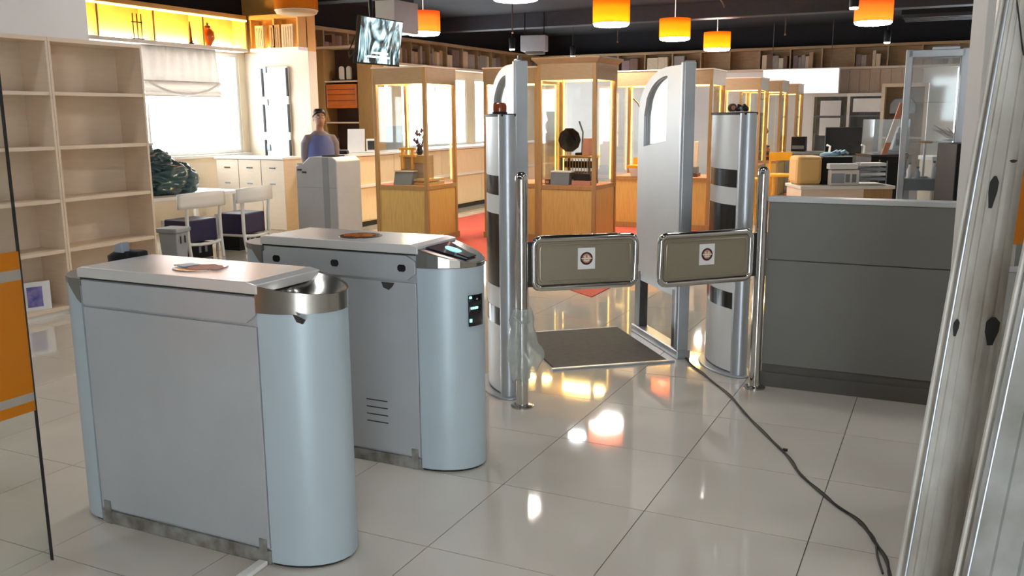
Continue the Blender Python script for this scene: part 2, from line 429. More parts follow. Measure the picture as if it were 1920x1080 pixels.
struct(BX(XR, XR + 0.15, Y0, YB, 0, ZC).build('wall_right', M['wall']), 'plain white right wall')
# unseen entrance wall, added to hold back daylight except through its doorway
mb = MB(); ex0, ex1 = 0.6, 2.6
mb.box(XL, ex0, Y0 - 0.15, Y0, 0, ZC).box(ex1, XR, Y0 - 0.15, Y0, 0, ZC).box(ex0, ex1, Y0 - 0.15, Y0, 2.5, ZC)
struct(mb.build('wall_front_added', M['wall']), 'added unseen entrance wall behind the photographer')
# step wall with the narrow door
struct(BX(XL, -8.95, 11.45, 11.65, 0, ZL).build('wall_step', M['wallcream']), 'cream wall beside the window with a narrow white door')
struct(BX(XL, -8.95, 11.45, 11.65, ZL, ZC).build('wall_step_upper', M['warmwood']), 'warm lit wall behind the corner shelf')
d1 = container('door_1', 'narrow white door with black gaps in the cream wall')
BX(-9.82, -9.34, 11.41, 11.45, 0, 2.42).build('leaf', M['white'], d1)
for x in (-9.83, -9.345):
    for (a, b) in ((0.3, 1.3), (1.42, 1.85), (1.97, 2.4)):
        BX(x - 0.016, x + 0.016, 11.395, 11.412, a, b).build('gap_strip', M['seam'], d1)
for z in (1.18, 1.88, 2.38): BX(-9.80, -9.74, 11.39, 11.41, z - 0.05, z + 0.05).build('hinge', M['greybin'], d1)
# partition behind the bookcases and the white bulkhead above them
struct(BX(-7.2, -7.06, 0.5, 6.19, 0, 2.29).build('wall_partition', M['wall']), 'white partition behind the bookcases')
struct(BX(-7.2, -6.74, 0.5, 5.65, 2.31, ZC).build('wall_bulkhead', M['wall']), 'white bulkhead above the bookcases')
# ceiling beams
for i, (y, z) in enumerate(((17.4, 3.42), (12.5, 3.5), (7.5, 3.5))):
    struct(BX(XL, XR, y, y + 0.35, z, ZC).build('trim_%d' % (i + 1), M['beam'] if i == 0 else M['black']), 'dark ceiling beam running across the hall')

# ================================================================== HIGH SHELF FRIEZES
def frieze(name, label, along, a0, a1, front, depth, wood, step=0.72, n_books=None, ends=True):
    """along 'y': front is an X plane and the shelf runs in Y; along 'x': front is a Y plane"""
    t = thing(name, label, 'shelf')
    def bx(p0, p1, q0, q1, z0, z1):
        return BX(q0, q1, p0, p1, z0, z1) if along == 'y' else BX(p0, p1, q0, q1, z0, z1)
    fr, bk = (front, front - depth) if along == 'y' else (front, front + depth)
    q0, q1 = min(fr, bk), max(fr, bk)
    bx(a0, a1, q0, q1, ZL, ZL + 0.05).build('ledge', M['maple'] if wood is M['frieze'] else M['white'], t)
    bx(a0, a1, q0, q1, ZT - 0.06, ZT).build('top_board', wood, t)
    bb0, bb1 = (bk, bk + 0.02) if along == 'y' else (bk - 0.02, bk)
    bx(a0, a1, bb0, bb1, ZL + 0.05, ZT - 0.06).build('back_board', wood, t)
    k = max(1, round((a1 - a0) / step)); cells = []
    for i in range(k + 1):
        p = a0 + (a1 - a0) * i / k
        p = min(max(p, a0 + 0.016), a1 - 0.016)
        bx(p - 0.016, p + 0.016, q0 + 0.02, q1 - 0.0, ZL + 0.05, ZT - 0.06).build('divider', wood, t)
        if i < k: cells.append((p + 0.03, a0 + (a1 - a0) * (i + 1) / k - 0.03))
    return t, cells, q0, q1
book_lib = {}
def put_books(cells, along, q0, q1, front_low, where, seed, fill=0.8):
    rnd = random.Random(seed)
    for (a, b) in cells:
        if rnd.random() > fill: continue
        p = a + rnd.uniform(0, 0.06); nb = 0; style = rnd.random()
        while p < b - 0.08 and nb < 5:
            if style < 0.35: wdt = rnd.uniform(0.2, 0.34)
            else: wdt = rnd.uniform(0.07, 0.14)
            if p + wdt > b: break
            h = rnd.uniform(0.24, 0.38); dep = rnd.uniform(0.14, 0.2)
            ci = rnd.randrange(5)
            m = BOOKS[ci]
            fq0, fq1 = (q1 - 0.04 - dep, q1 - 0.04) if front_low is False else (q0 + 0.04, q0 + 0.04 + dep)
            z = ZL + 0.05
            mb = BX(fq0, fq1, p, p + wdt - 0.006, z, z + h) if along == 'y' else BX(p, p + wdt - 0.006, fq0, fq1, z, z + h)
            cn = ('tan', 'brown', 'grey', 'mauve', 'cream')[ci]
            if wdt > 0.18:
                o = mb.build('archive_box', m, None, 0.006); tag(o, '%s box standing on the %s' % (cn, where), 'box', '%s boxes on the %s' % (cn, where))
            else:
                o = mb.build('book', m, None, 0.004); tag(o, '%s book standing on the %s' % (cn, where), 'book', '%s books on the %s' % (cn, where))
            p += wdt; nb += 1
fb, cb, q0, q1 = frieze('high_shelf', 'long brown high shelf with dividers along the back wall', 'x', XL + 0.3, 2.8, 22.4, 0.3, M['frieze'])
put_books([c for c in cb if c[1] < 1.2], 'x', q0, q1, True, 'back wall high shelf', 3)
fl_, cl, q0, q1 = frieze('high_shelf', 'brown high shelf with dividers above the far left windows', 'y', 12.4, 22.38, -9.9, 0.3, M['frieze'])
put_books(cl, 'y', q0, q1, False, 'far left high shelf', 5)
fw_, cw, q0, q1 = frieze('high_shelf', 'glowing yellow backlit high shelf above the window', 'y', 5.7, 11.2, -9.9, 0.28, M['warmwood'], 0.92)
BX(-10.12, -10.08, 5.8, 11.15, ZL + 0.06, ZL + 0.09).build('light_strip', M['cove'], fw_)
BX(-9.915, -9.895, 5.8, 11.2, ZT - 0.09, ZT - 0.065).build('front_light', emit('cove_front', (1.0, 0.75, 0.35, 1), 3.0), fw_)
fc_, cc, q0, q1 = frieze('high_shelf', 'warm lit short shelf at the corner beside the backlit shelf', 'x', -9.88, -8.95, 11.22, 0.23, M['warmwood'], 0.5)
BX(-9.8, -9.0, 11.36, 11.39, ZL + 0.06, ZL + 0.08).build('light_strip', emit('cove_corner', (1.0, 0.68, 0.2, 1), 9.0), fc_)
for i, (a, w_, m_, lab) in enumerate(((-9.78, 0.16, BOOKS[4], 'cream folder at the left of the corner shelf'), (-9.5, 0.2, BOOKS[0], 'tan ribbed folder box in the middle of the corner shelf'), (-9.27, 0.22, BOOKS[4], 'cream box at the right of the corner shelf'))):
    t = thing('folder_box', lab, 'box', (a, 11.24, ZL + 0.05), 0, 'folders on the corner shelf')
    BX(0, w_, 0, 0.1, 0, 0.34).build('body', m_, t, 0.005)
    for k in range(4): BX(w_ * (0.14 + 0.2 * k), w_ * (0.14 + 0.2 * k) + 0.012, -0.006, 0.001, 0.03, 0.3).build('rib', M['frieze'] if i == 1 else m_, t)
# artefacts on the backlit shelf
zz = ZL + 0.05
o = MB().lathe([(0.03, 0), (0.1, 0.3), (0.12, 0.36), (0.1, 0.38)], n=20).build('vase', M['orange'], None, 0, True, loc=(-10.0, 8.15, zz)); tag(o, 'orange cone vase at the left of the backlit shelf', 'vase')
t = thing('fork_rack', 'black rack of upright forks on the backlit shelf', 'rack', (-9.98, 9.15, zz))
BX(-0.02, 0.02, -0.1, 0.1, 0, 0.02).build('base', M['iron'], t)
for k in range(3):
    BX(-0.006, 0.006, -0.07 + 0.07 * k, -0.058 + 0.07 * k, 0.02, 0.34).build('prong', M['iron'], t)
BX(-0.006, 0.006, -0.09, 0.09, 0.22, 0.235).build('bar', M['iron'], t)
t = thing('bent_horn', 'slim dark horn standing on the backlit shelf', 'ornament', (-9.98, 10.1, zz))
MB().lathe([(0.035, 0), (0.025, 0.1), (0.02, 0.2), (0.006, 0.32)], n=12).build('body', M['darkwood'], t, 0, True)
MB().lathe([(0.05, -0.01), (0.05, 0.01)], n=16).build('foot', M['iron'], t, loc=(0, 0, 0.01))
t = thing('orange_jar', 'orange jar with a round lid on the backlit shelf', 'jar', (-9.98, 10.45, zz))
MB().lathe([(0.04, 0), (0.1, 0.1), (0.09, 0.2), (0.04, 0.26)], n=18).build('body', M['orange'], t, 0, True)
MB().lathe([(0.045, 0.26), (0.045, 0.28), (0.012, 0.3), (0.02, 0.32), (0.0, 0.34)], n=14).build('lid', M['darkwood'], t, 0, True)

# ================================================================== TURNSTILES
def stadium(x0, x1, xt0, xt1, y0, y1, n=12):
    """plan outline: straight body x0..x1 with rounded ends reaching xt0 / xt1"""
    yc, r = (y0 + y1) / 2, (y1 - y0) / 2; p = []
    for k in range(n + 1):
        a = -math.pi / 2 + math.pi * k / n
        p.append((x1 + (xt1 - x1) * math.cos(a), yc + r * math.sin(a)))
    for k in range(n + 1):
        a = math.pi / 2 + math.pi * k / n
        p.append((x0 + (x0 - xt0) * math.cos(a), yc + r * math.sin(a)))
    return p
def half(x0, xt, y0, y1, n=14, back=False):
    yc, r = (y0 + y1) / 2, (y1 - y0) / 2; p = []
    for k in range(n + 1):
        a = -math.pi / 2 + math.pi * k / n
        p.append((x0 + (xt - x0) * math.cos(a), yc + r * math.sin(a)))
    return p
def turnstile(label, loc, reader):
    t = thing('turnstile', label, 'turnstile', loc, 0, 'steel access turnstiles')
    L, W = 0.89, 0.34
    # local x: 0 = front seam, -L = rear seam, nose tip at +0.24, tail tip at -L-0.2
    BX(-L, 0, 0.006, W - 0.006, 0.055, 1.03).build('body', M['steel'], t)
    # outer panels of the near and far face
    for sgn, y0, y1 in ((0, -0.004, 0.006), (1, W - 0.006, W + 0.004)):
        if not reader:
            BX(-L + 0.004, -0.004, y0, y1, 0.065, 0.915).build('side_panel', M['steel'], t, 0.002)
        else:
            BX(-0.425, -0.004, y0, y1, 0.065, 0.90).build('side_door', M['steel'], t, 0.002)
            for k in range(3):
                BX(-L + 0.004, -0.43, y0, y1, 0.065 + 0.28 * k, 0.341 + 0.28 * k).build('side_panel', M['steel'], t, 0.002)
        c = 0.05
        MB().slab([(-L + 0.004, 0.925), (-L + 0.004, 1.024), (-0.004, 1.024), (-0.004, 0.96), (-0.05, 0.925)] if not reader else
                  [(-L + 0.004 + c, 0.912), (-L + 0.004, 0.945), (-L + 0.004, 1.0), (-L + 0.004 + c, 1.026), (-c, 1.026), (-0.004, 1.0), (-0.004, 0.945), (-c, 0.912)], y0 - (0.004 if reader else 0), y1).build('upper_panel', M['steel'], t, 0.002)
    BX(-L, 0, -0.006, W + 0.006, 0.0, 0.055).build('plinth', M['plinth'], t, 0.003)
    for x in (-0.05, -L + 0.02):
        BX(x, x + 0.035, -0.009, -0.004, 0.0, 0.1).build('corner_scuff', M['plinth'], t)
    # noses
    MB().prism(half(0.004, 0.24, -0.004, W + 0.004), 0.012, 0.972).build('nose_wrap', M['nose'], t, 0, True)
    MB().prism(half(0.004, 0.228, 0.006, W - 0.006), 0.0, 0.012).build('nose_foot', M['seam'], t, 0, True)
    q = [(-L - (x), y) for x, y in half(0.004, 0.20, -0.004, W + 0.004)]
    MB().prism(q, 0.012, 1.0).build('tail_wrap', M['nose'], t, 0, True)
    MB().prism([(-L - (x), y) for x, y in half(0.004, 0.19, 0.006, W - 0.006)], 0.0, 0.012).build('tail_foot', M['seam'], t, 0, True)
    # tail cap: dark sloped lip
    MB().prism([(-L - x, y) for x, y in half(0.0, 0.206, -0.008, W + 0.008)], 1.0, 1.03).build('tail_cap', M['capmetal'], t, 0.004)
    for y in (-0.0095, W + 0.0055):
        MB().slab([(-L - 0.002, 1.03), (-L - 0.002, 0.93), (-L - 0.02, 0.945), (-L - 0.06, 1.0), (-L - 0.06, 1.03)], y, y + 0.004).build('tail_bracket', M['capmetal'], t)
    # lid with folded edge
    MB().slab([(-L - 0.004, 1.036), (-L - 0.004, 1.07), (-L + 0.02, 1.078), (-0.03, 1.078), (0.012, 1.07), (0.012, 1.036)], -0.012, W + 0.012).build('lid', M['steel_top'], t, 0.003)
    BX(-L, 0.0, -0.002, W + 0.002, 1.028, 1.036).build('lid_gap', M['seam'], t)
    # nose top
    rim_o, rim_i = half(0.0, 0.246, -0.008, W + 0.008), half(0.0, 0.24, -0.002, W + 0.002)
    if not reader:
        mb = MB(); n_ = len(rim_o)
        for i in range(n_ - 1):
            a, b, c_, d_ = rim_o[i], rim_o[i + 1], rim_i[i + 1], rim_i[i]
            zt_ = lambda q: 1.066 - 0.034 * max(0, q[0]) / 0.246
            mb.add([(a[0], a[1], .968), (b[0], b[1], .968), (b[0], b[1], zt_(b)), (a[0], a[1], zt_(a)), (d_[0], d_[1], .968), (c_[0], c_[1], .968), (c_[0], c_[1], zt_(c_)), (d_[0], d_[1], zt_(d_))],
                   [(0, 1, 2, 3), (7, 6, 5, 4), (3, 2, 6, 7), (4, 5, 1, 0)])
        mb.build('nose_rim', M['brushed'], t, 0, True)
        yc, r = W / 2, W / 2
        def tray(u, v):
            a = -math.pi / 2 + math.pi * u
            return (0.238 * math.cos(a) * v, yc + r * math.sin(a) * v, 1.062 - 0.034 * math.cos(a) * v - 0.075 * (1 - v ** 3) * (0.45 + 0.55 * math.cos(a)))
        MB().grid(tray, 20, 8).build('tray', M['brushed'], t, 0, True)
    else:
        mb = MB()
        top = [(x, y, 1.062 - 0.068 * max(0, x) / 0.246) for x, y in rim_o]; bot = [(x, y, .972) for x, y in rim_o]; n_ = len(top)
        mb.add(top + bot, [tuple(range(n_)), tuple(range(2 * n_ - 1, n_ - 1, -1))] + [(i, i + n_, (i + 1) % n_ + n_, (i + 1) % n_) for i in range(n_)])
        mb.build('nose_cap', M['brushed'], t, 0.004)
        sl = math.atan2(0.068, 0.246)
        MB().prism([(0.02, 0.05), (0.02, 0.27), (0.2, 0.2), (0.21, 0.1)], 0, 0.004).build('reader_glass', M['readerglass'], t, loc=(0, 0, 1.0635), rot=(0, sl, 0))
        g = MB().lathe([(0.035, 0.0), (0.035, 0.0015)], n=24).build('indicator', M['cyan'], t, loc=(0.1, 0.165, 1.041), rot=(0, sl, 0))
        g.scale = (1.2, 0.9, 1)
        BX(-0.03, 0.03, -0.04, 0.04, 0, 0.006).build('reader_pad', M['blackgloss'], t, loc=(0.168, 0.165, 1.018), rot=(0, sl, 0))
        # barcode window on the nose
        a = math.radians(-52)
        for (nm, m_, w0, w1, z0, z1, dd) in (('scanner_window', M['blackgloss'], -0.045, 0.045, 0.70, 0.845, 0.005), ('indicator_bar', M['greenled'], -0.035, 0.005, 0.78, 0.79, 0.008), ('indicator_dot', M['greenled'], -0.042, -0.03, 0.83, 0.84, 0.008), ('indicator_dot', M['greenled'], -0.042, -0.03, 0.72, 0.735, 0.008)):
            mb = MB(); k = 6
            def srf(u, v, w0=w0, w1=w1, z0=z0, z1=z1, dd=dd):
                aa = math.radians(-14) + (w0 + (w1 - w0) * u) / 0.19
                return (0.004 + (0.236 + dd) * math.cos(aa), W / 2 + (W / 2 + 0.004 + dd) * math.sin(aa), z0 + (z1 - z0) * v)
            mb.grid(srf, k, 2).build(nm, m_, t, 0, True, solid=0.004)
        # sensors along the upper panel
        for x in (-0.80, -0.45, -0.075):
            ph = [(x + 0.021 * sx, 0.968 + 0.016 * sz) for sx, sz in ((-1, -.5), (-.6, -1), (.6, -1), (1, -.5), (1, .5), (.6, 1), (-.6, 1), (-1, .5))]
            MB().slab(ph, -0.0125, -0.008).build('sensor', M['blackgloss'], t)
        # vents, door handle patch, cable and tape
        for k in range(4): BX(-0.3, -0.18, -0.0065, -0.004, 0.205 + 0.036 * k, 0.209 + 0.036 * k).build('vent', M['seam'], t)
        MB().slab([(-0.19, 0.895), (-0.18, 0.87), (-0.15, 0.86), (-0.13, 0.878), (-0.12, 0.895)], -0.008, -0.004).build('tape_patch', M['darkmetal'], t)
        BX(-0.475, -0.46, -0.012, -0.005, 0.80, 0.90).build('flap_slot', M['seam'], t)
    # indicator disc on the lid with torn film
    cx = -0.42
    MB().lathe([(0.105, 1.078), (0.105, 1.0805), (0.1, 1.081)], (cx, W / 2, 0), 28).build('lid_disc', M['brushed'] if not reader else M['blackgloss'], t)
    rnd = random.Random(3 if reader else 9)
    pts = [(cx + (0.085 + rnd.uniform(-.03, .02)) * math.cos(a) + (0.03 if not reader else 0), W / 2 + (0.06 + rnd.uniform(-.02, .02)) * math.sin(a)) for a in [2 * math.pi * k / 14 for k in range(14)]]
    MB().prism(pts, 1.081, 1.083).build('torn_film', M['tan'] if not reader else M['orange'], t)
    if not reader:
        MB().prism([(cx - 0.11, W / 2 - 0.03), (cx - 0.04, W / 2 - 0.05), (cx - 0.02, W / 2 + 0.02), (cx - 0.08, W / 2 + 0.03)], 1.083, 1.086).build('torn_film', M['greybin'], t)
        # peeled film drooping under the rim, camera bracket behind the tail
        MB().slab([(0.16, 0.975), (0.21, 0.96), (0.2, 0.945), (0.175, 0.95)], -0.0, 0.008).build('peeled_film', M['darkmetal'], t)
        br = MB().loft([((-0.985, 0.30, 1.0), 0.08, 0.05), ((-0.985, 0.30, 1.07), 0.085, 0.05), ((-0.97, 0.30, 1.095), 0.05, 0.035)], 14).build('camera_bracket', M['blackplastic'], t, 0, True)
        MB().slab([(-1.0, 1.09), (-0.99, 1.125), (-0.95, 1.135), (-0.945, 1.09)], 0.26, 0.3).build('bracket_mirror', M['greybin'], br, 0.004)
        BX(-0.93, -0.87, 0.27, 0.33, 1.04, 1.1).build('bracket_knob', M['blackplastic'], br, 0.01)
    return t
turnstile('nearest steel turnstile with an empty steel tray on its nose', (-2.18, 2.43, 0), False)
turnstile('steel turnstile behind the nearest one, with a lit card reader and black sensors', (-2.15, 3.46, 0), True)
o = BX(-0.02, 0.02, -0.5, 0.0, 0.0, 0.018).build('cable_duct', M['white'], None, 0.004, loc=(-2.21, 2.418, 0.001), rot=(0, 0, 0.05))
tag(o, 'white cable duct on the floor at the foot of the nearest turnstile', 'cable duct')

# ================================================================== SWING GATES
GA = math.radians(38.75)
def swing_gate(label, loc, ang, direction):
    t = thing('swing_gate', label, 'gate', loc, 0, 'stainless swing gates')
    MB().lathe([(0.034, 0.012), (0.034, 1.30)], n=28).build('post', M['chrome'], t, 0, True)
    MB().lathe([(0.0345, 1.30), (0.033, 1.322), (0.024, 1.338), (0.0, 1.345)], n=28).build('cap', M['chrome'], t, 0, True)
    MB().lathe([(0.0, 1.3455), (0.016, 1.3445), (0.018, 1.340)], n=20).build('cap_hole', M['blackplastic'], t, 0, True)
    MB().lathe([(0.066, 0.0), (0.066, 0.008), (0.05, 0.014), (0.036, 0.016)], n=32).build('flange', M['brushed'], t, 0, True)
    MB().lathe([(0.038, 0.70), (0.038, 0.96)], n=24).build('hinge_sleeve', M['chrome'], t, 0, True)
    c, s = math.cos(ang) * direction, math.sin(ang) * direction
    e = Vector((c, s, 0)); nrm = Vector((s, -c, 0)) * direction   # towards the camera side
    def W_(u, z, off=0): p = e * u + nrm * off; return (p.x, p.y, z)
    u0, u1, z0, z1, ch = 0.055, 0.69, 0.675, 0.985, 0.045
    BXs = MB().add([W_(0.0, .955, -.012), W_(u0 + .02, .955, -.012), W_(u0 + .02, .955, .012), W_(0, .955, .012), W_(0, .70, -.012), W_(u0 + .02, .70, -.012), W_(u0 + .02, .70, .012), W_(0, .70, .012)],
             [(0, 1, 2, 3), (4, 5, 6, 7), (0, 1, 5, 4), (1, 2, 6, 5), (2, 3, 7, 6), (3, 0, 4, 7)])
    BXs.build('hinge_bracket', M['seam'], t)
    def ring(inset):
        a, b, c_, d_ = u0 + inset, u1 - inset, z0 + inset, z1 - inset; k = ch - inset * 0.4
        out = []
        for (cx, cz, a0) in ((b - k, d_ - k, 0), (a + k, d_ - k, 90), (a + k, c_ + k, 180), (b - k, c_ + k, 270)):
            for j in range(5):
                q = math.radians(a0 + 22.5 * j); out.append((cx + k * math.cos(q), cz + k * math.sin(q)))
        return out
    fr = MB().tube([W_(u, z) for u, z in ring(0.016)], 0.020, 12, closed=True).build('frame_tube', M['chrome'], t, 0, True)
    pl = ring(0.02); n_ = len(pl)
    MB().add([W_(u, z, 0.006) for u, z in pl] + [W_(u, z, -0.006) for u, z in pl], [tuple(range(n_)), tuple(range(2 * n_ - 1, n_ - 1, -1))] + [(i, i + n_, (i + 1) % n_ + n_, (i + 1) % n_) for i in range(n_)]).build('plate', M['plate'], t)
    MB().tube([W_(u, z, 0.008) for u, z in ring(0.05)], 0.006, 8, closed=True).build('plate_rib', M['plate'], t, 0, True)
    # sticker with round emblem
    cu = (u0 + u1) / 2 + (0.005 if direction > 0 else 0.0); cz = (z0 + z1) / 2 + 0.02
    def quad(w2, h2, off):
        return MB().add([W_(cu - w2, cz - h2, off), W_(cu + w2, cz - h2, off), W_(cu + w2, cz + h2, off), W_(cu - w2, cz + h2, off), W_(cu - w2, cz - h2, off - .002), W_(cu + w2, cz - h2, off - .002), W_(cu + w2, cz + h2, off - .002), W_(cu - w2, cz + h2, off - .002)],
                        [(0, 1, 2, 3), (7, 6, 5, 4), (0, 4, 5, 1), (1, 5, 6, 2), (2, 6, 7, 3), (3, 7, 4, 0)])
    st = quad(0.051, 0.061, 0.009).build('sticker', M['paper'], t)
    def disc(r, off, zoff=0, sx=1, sz=1, n=28):
        f = [W_(cu + r * sx * math.cos(2 * math.pi * k / n), cz + zoff + r * sz * math.sin(2 * math.pi * k / n), off) for k in range(n)]
        b = [W_(cu + r * sx * math.cos(2 * math.pi * k / n), cz + zoff + r * sz * math.sin(2 * math.pi * k / n), off - .001) for k in range(n)]
        return MB().add(f + b, [tuple(range(n)), tuple(range(2 * n - 1, n - 1, -1))] + [(i, i + n, (i + 1) % n + n, (i + 1) % n) for i in range(n)])
    disc(0.037, 0.0105).build('emblem_ring', M['maroon'], st)
    disc(0.026, 0.0115, 0.001).build('emblem_field', M['brownprint'], st)
    disc(0.033, 0.0125, 0.0, 1.0, 0.14).build('emblem_band', M['whiteprint'], st)
    for k in (-1, 0, 1): disc(0.007, 0.0125, -0.013 + 0.002 * abs(k), 0.8, 0.7, 8).build('emblem_mark', M['whiteprint'], st, loc=Vector(W_(0.011 * k, 0)))
    for k in (-1, 1): disc(0.007, 0.0125, 0.012, 0.6, 0.9, 8).build('emblem_mark', M['whiteprint'], st, loc=Vector(W_(0.01 * k, 0)))
    return t
swing_gate('left stainless swing gate with its post wrapped in plastic', (-2.12, 4.52, 0), GA, 1)
swing_gate('right stainless swing gate beside the grey counter', (-0.98, 5.44, 0), math.radians(46), -1)
# plastic wrap around the left post
t = thing('plastic_bag', 'crumpled clear plastic bag tied round the left gate post', 'plastic bag', (-2.12, 4.52, 0.16))
def bagf(u, v):
    a = 2 * math.pi * u
    r = 0.052 + 0.03 * v * (1 - v) * 4 * (0.5 + 0.5 * math.sin(a * 2 + 1)) + 0.022 * noise.noise(Vector((math.cos(a) * 2, math.sin(a) * 2, v * 6)))
    r += 0.05 * max(0, math.cos(a - 0.3)) * math.exp(-((v - 0.28) / 0.16) ** 2)
    return (r * math.cos(a), r * math.sin(a), 0.42 * v + 0.02 * math.sin(3 * a) * (1 - v))
MB().grid(bagf, 36, 20).build('film', M['bag'], t, 0, True)
MB().tube([(0.056 * math.cos(a), 0.056 * math.sin(a), 0.36 + 0.02 * math.sin(a * 2)) for a in [2 * math.pi * k / 16 for k in range(16)]], 0.006, 6, True).build('tie', M['bag'], t, 0, True)

# ================================================================== SECURITY COLUMNS AND ANTENNA PANELS
def column(label, loc, beacon):
    t = thing('security_column', label, 'security gate', loc, GA, 'banded security columns')
    # local y runs away from the camera; near profile at y=0
    H, Lc, hw = 1.655, 0.44, 0.052
    def sec(y0, y1, bulge, grow=0):
        n = 10; p = []
        for k in range(n + 1):
            f = k / n; y = y0 + (y1 - y0) * f; yy = (y / Lc)
            p.append((-(hw * 0.72 + bulge * math.sin(math.pi * min(max(yy, 0), 1))) - grow, y))
        for k in range(n, -1, -1):
            f = k / n; y = y0 + (y1 - y0) * f; yy = (y / Lc)
            p.append(((hw * 0.72 + bulge * math.sin(math.pi * min(max(yy, 0), 1))) + grow, y))
        return p
    MB().prism(sec(0.03, Lc, 0.035), 0.02, H - 0.01).build('body', M['whiteplastic'], t, 0, True)
    for (z0, z1) in ((1.20, 1.31), (0.66, 1.09), (0.43, 0.535)):
        MB().prism(sec(0.045, Lc - 0.012, 0.035, 0.0025), z0, z1).build('black_band', M['blackgloss'], t, 0, True)
    MB().lathe([(hw, 0.012), (hw, H)], (0, 0.02, 0), 24).build('front_profile', M['alu'], t, 0, True)
    MB().lathe([(0.03, 0.012), (0.03, H - 0.005)], (0, Lc, 0), 20).build('rear_profile', M['alu'], t, 0, True)
    MB().prism(sec(-0.02, Lc + 0.02, 0.035, 0.004), H - 0.01, H + 0.006).build('cap', M['blackplastic'], t, 0.003)
    n = 32
    MB().prism([(0.13 * math.cos(2 * math.pi * k / n), Lc / 2 + 0.29 * math.sin(2 * math.pi * k / n)) for k in range(n)], 0, 0.012).build('base_plate', M['alu'], t, 0.004)
    if beacon:
        MB().lathe([(0.044, 0), (0.044, 0.01)], n=24).build('beacon_base', M['blackplastic'], t, loc=(0.0, 0.22, H + 0.006))
        MB().lathe([(0.04, 0.01), (0.042, 0.04), (0.038, 0.058), (0.028, 0.064)], n=24).build('beacon_lens', M['amber'], t, 0, True, loc=(0.0, 0.22, H + 0.006))
    return t
cl_ = column('left banded security column with an amber beacon on top', (-2.262, 4.653, 0), True)
cr_ = column('right banded security column with clutter on top', (-1.115, 5.66, 0), False)
def on_local(base, ang, x, y, z):
    return (base[0] + x * math.cos(ang) - y * math.sin(ang), base[1] + x * math.sin(ang) + y * math.cos(ang), z)
p = on_local((-1.115, 5.66), GA, 0, 0.24, 1.662)
t = thing('tape_roll', 'roll of brown tape lying on the right security column', 'tape', p, GA)
MB().lathe([(0.026, -0.012), (0.026, 0.012)], n=20, ax='y').build('roll', M['darkwood'], t, 0, True, loc=(0, 0, 0.027))
MB().lathe([(0.014, -0.0125), (0.014, 0.0125)], n=16, ax='y').build('core', M['tan'], t, loc=(0, 0, 0.027))
p = on_local((-1.115, 5.66), GA, 0, 0.12, 1.662)
t = thing('scrap_wrap', 'crumpled silver and black scraps on the right security column', 'scrap', p, GA)
rnd = random.Random(4)
for k in range(4):
    mb = MB().lathe([(0.006, -0.02), (0.02, -0.008), (0.018, 0.008), (0.005, 0.022)], n=7)
    mb.v = [(x + rnd.uniform(-.006, .006), y + rnd.uniform(-.006, .006), z + rnd.uniform(-.004, .004)) for x, y, z in mb.v]
    mb.build('scrap', M['chrome'] if k % 2 else M['blackgloss'], t, loc=(rnd.uniform(-.02, .02), -0.06 + 0.04 * k, 0.024), rot=(0, 0, 0))
BX(-0.035, 0.035, -0.1, 0.08, 0, 0.004).build('card', M['greybin'], t)

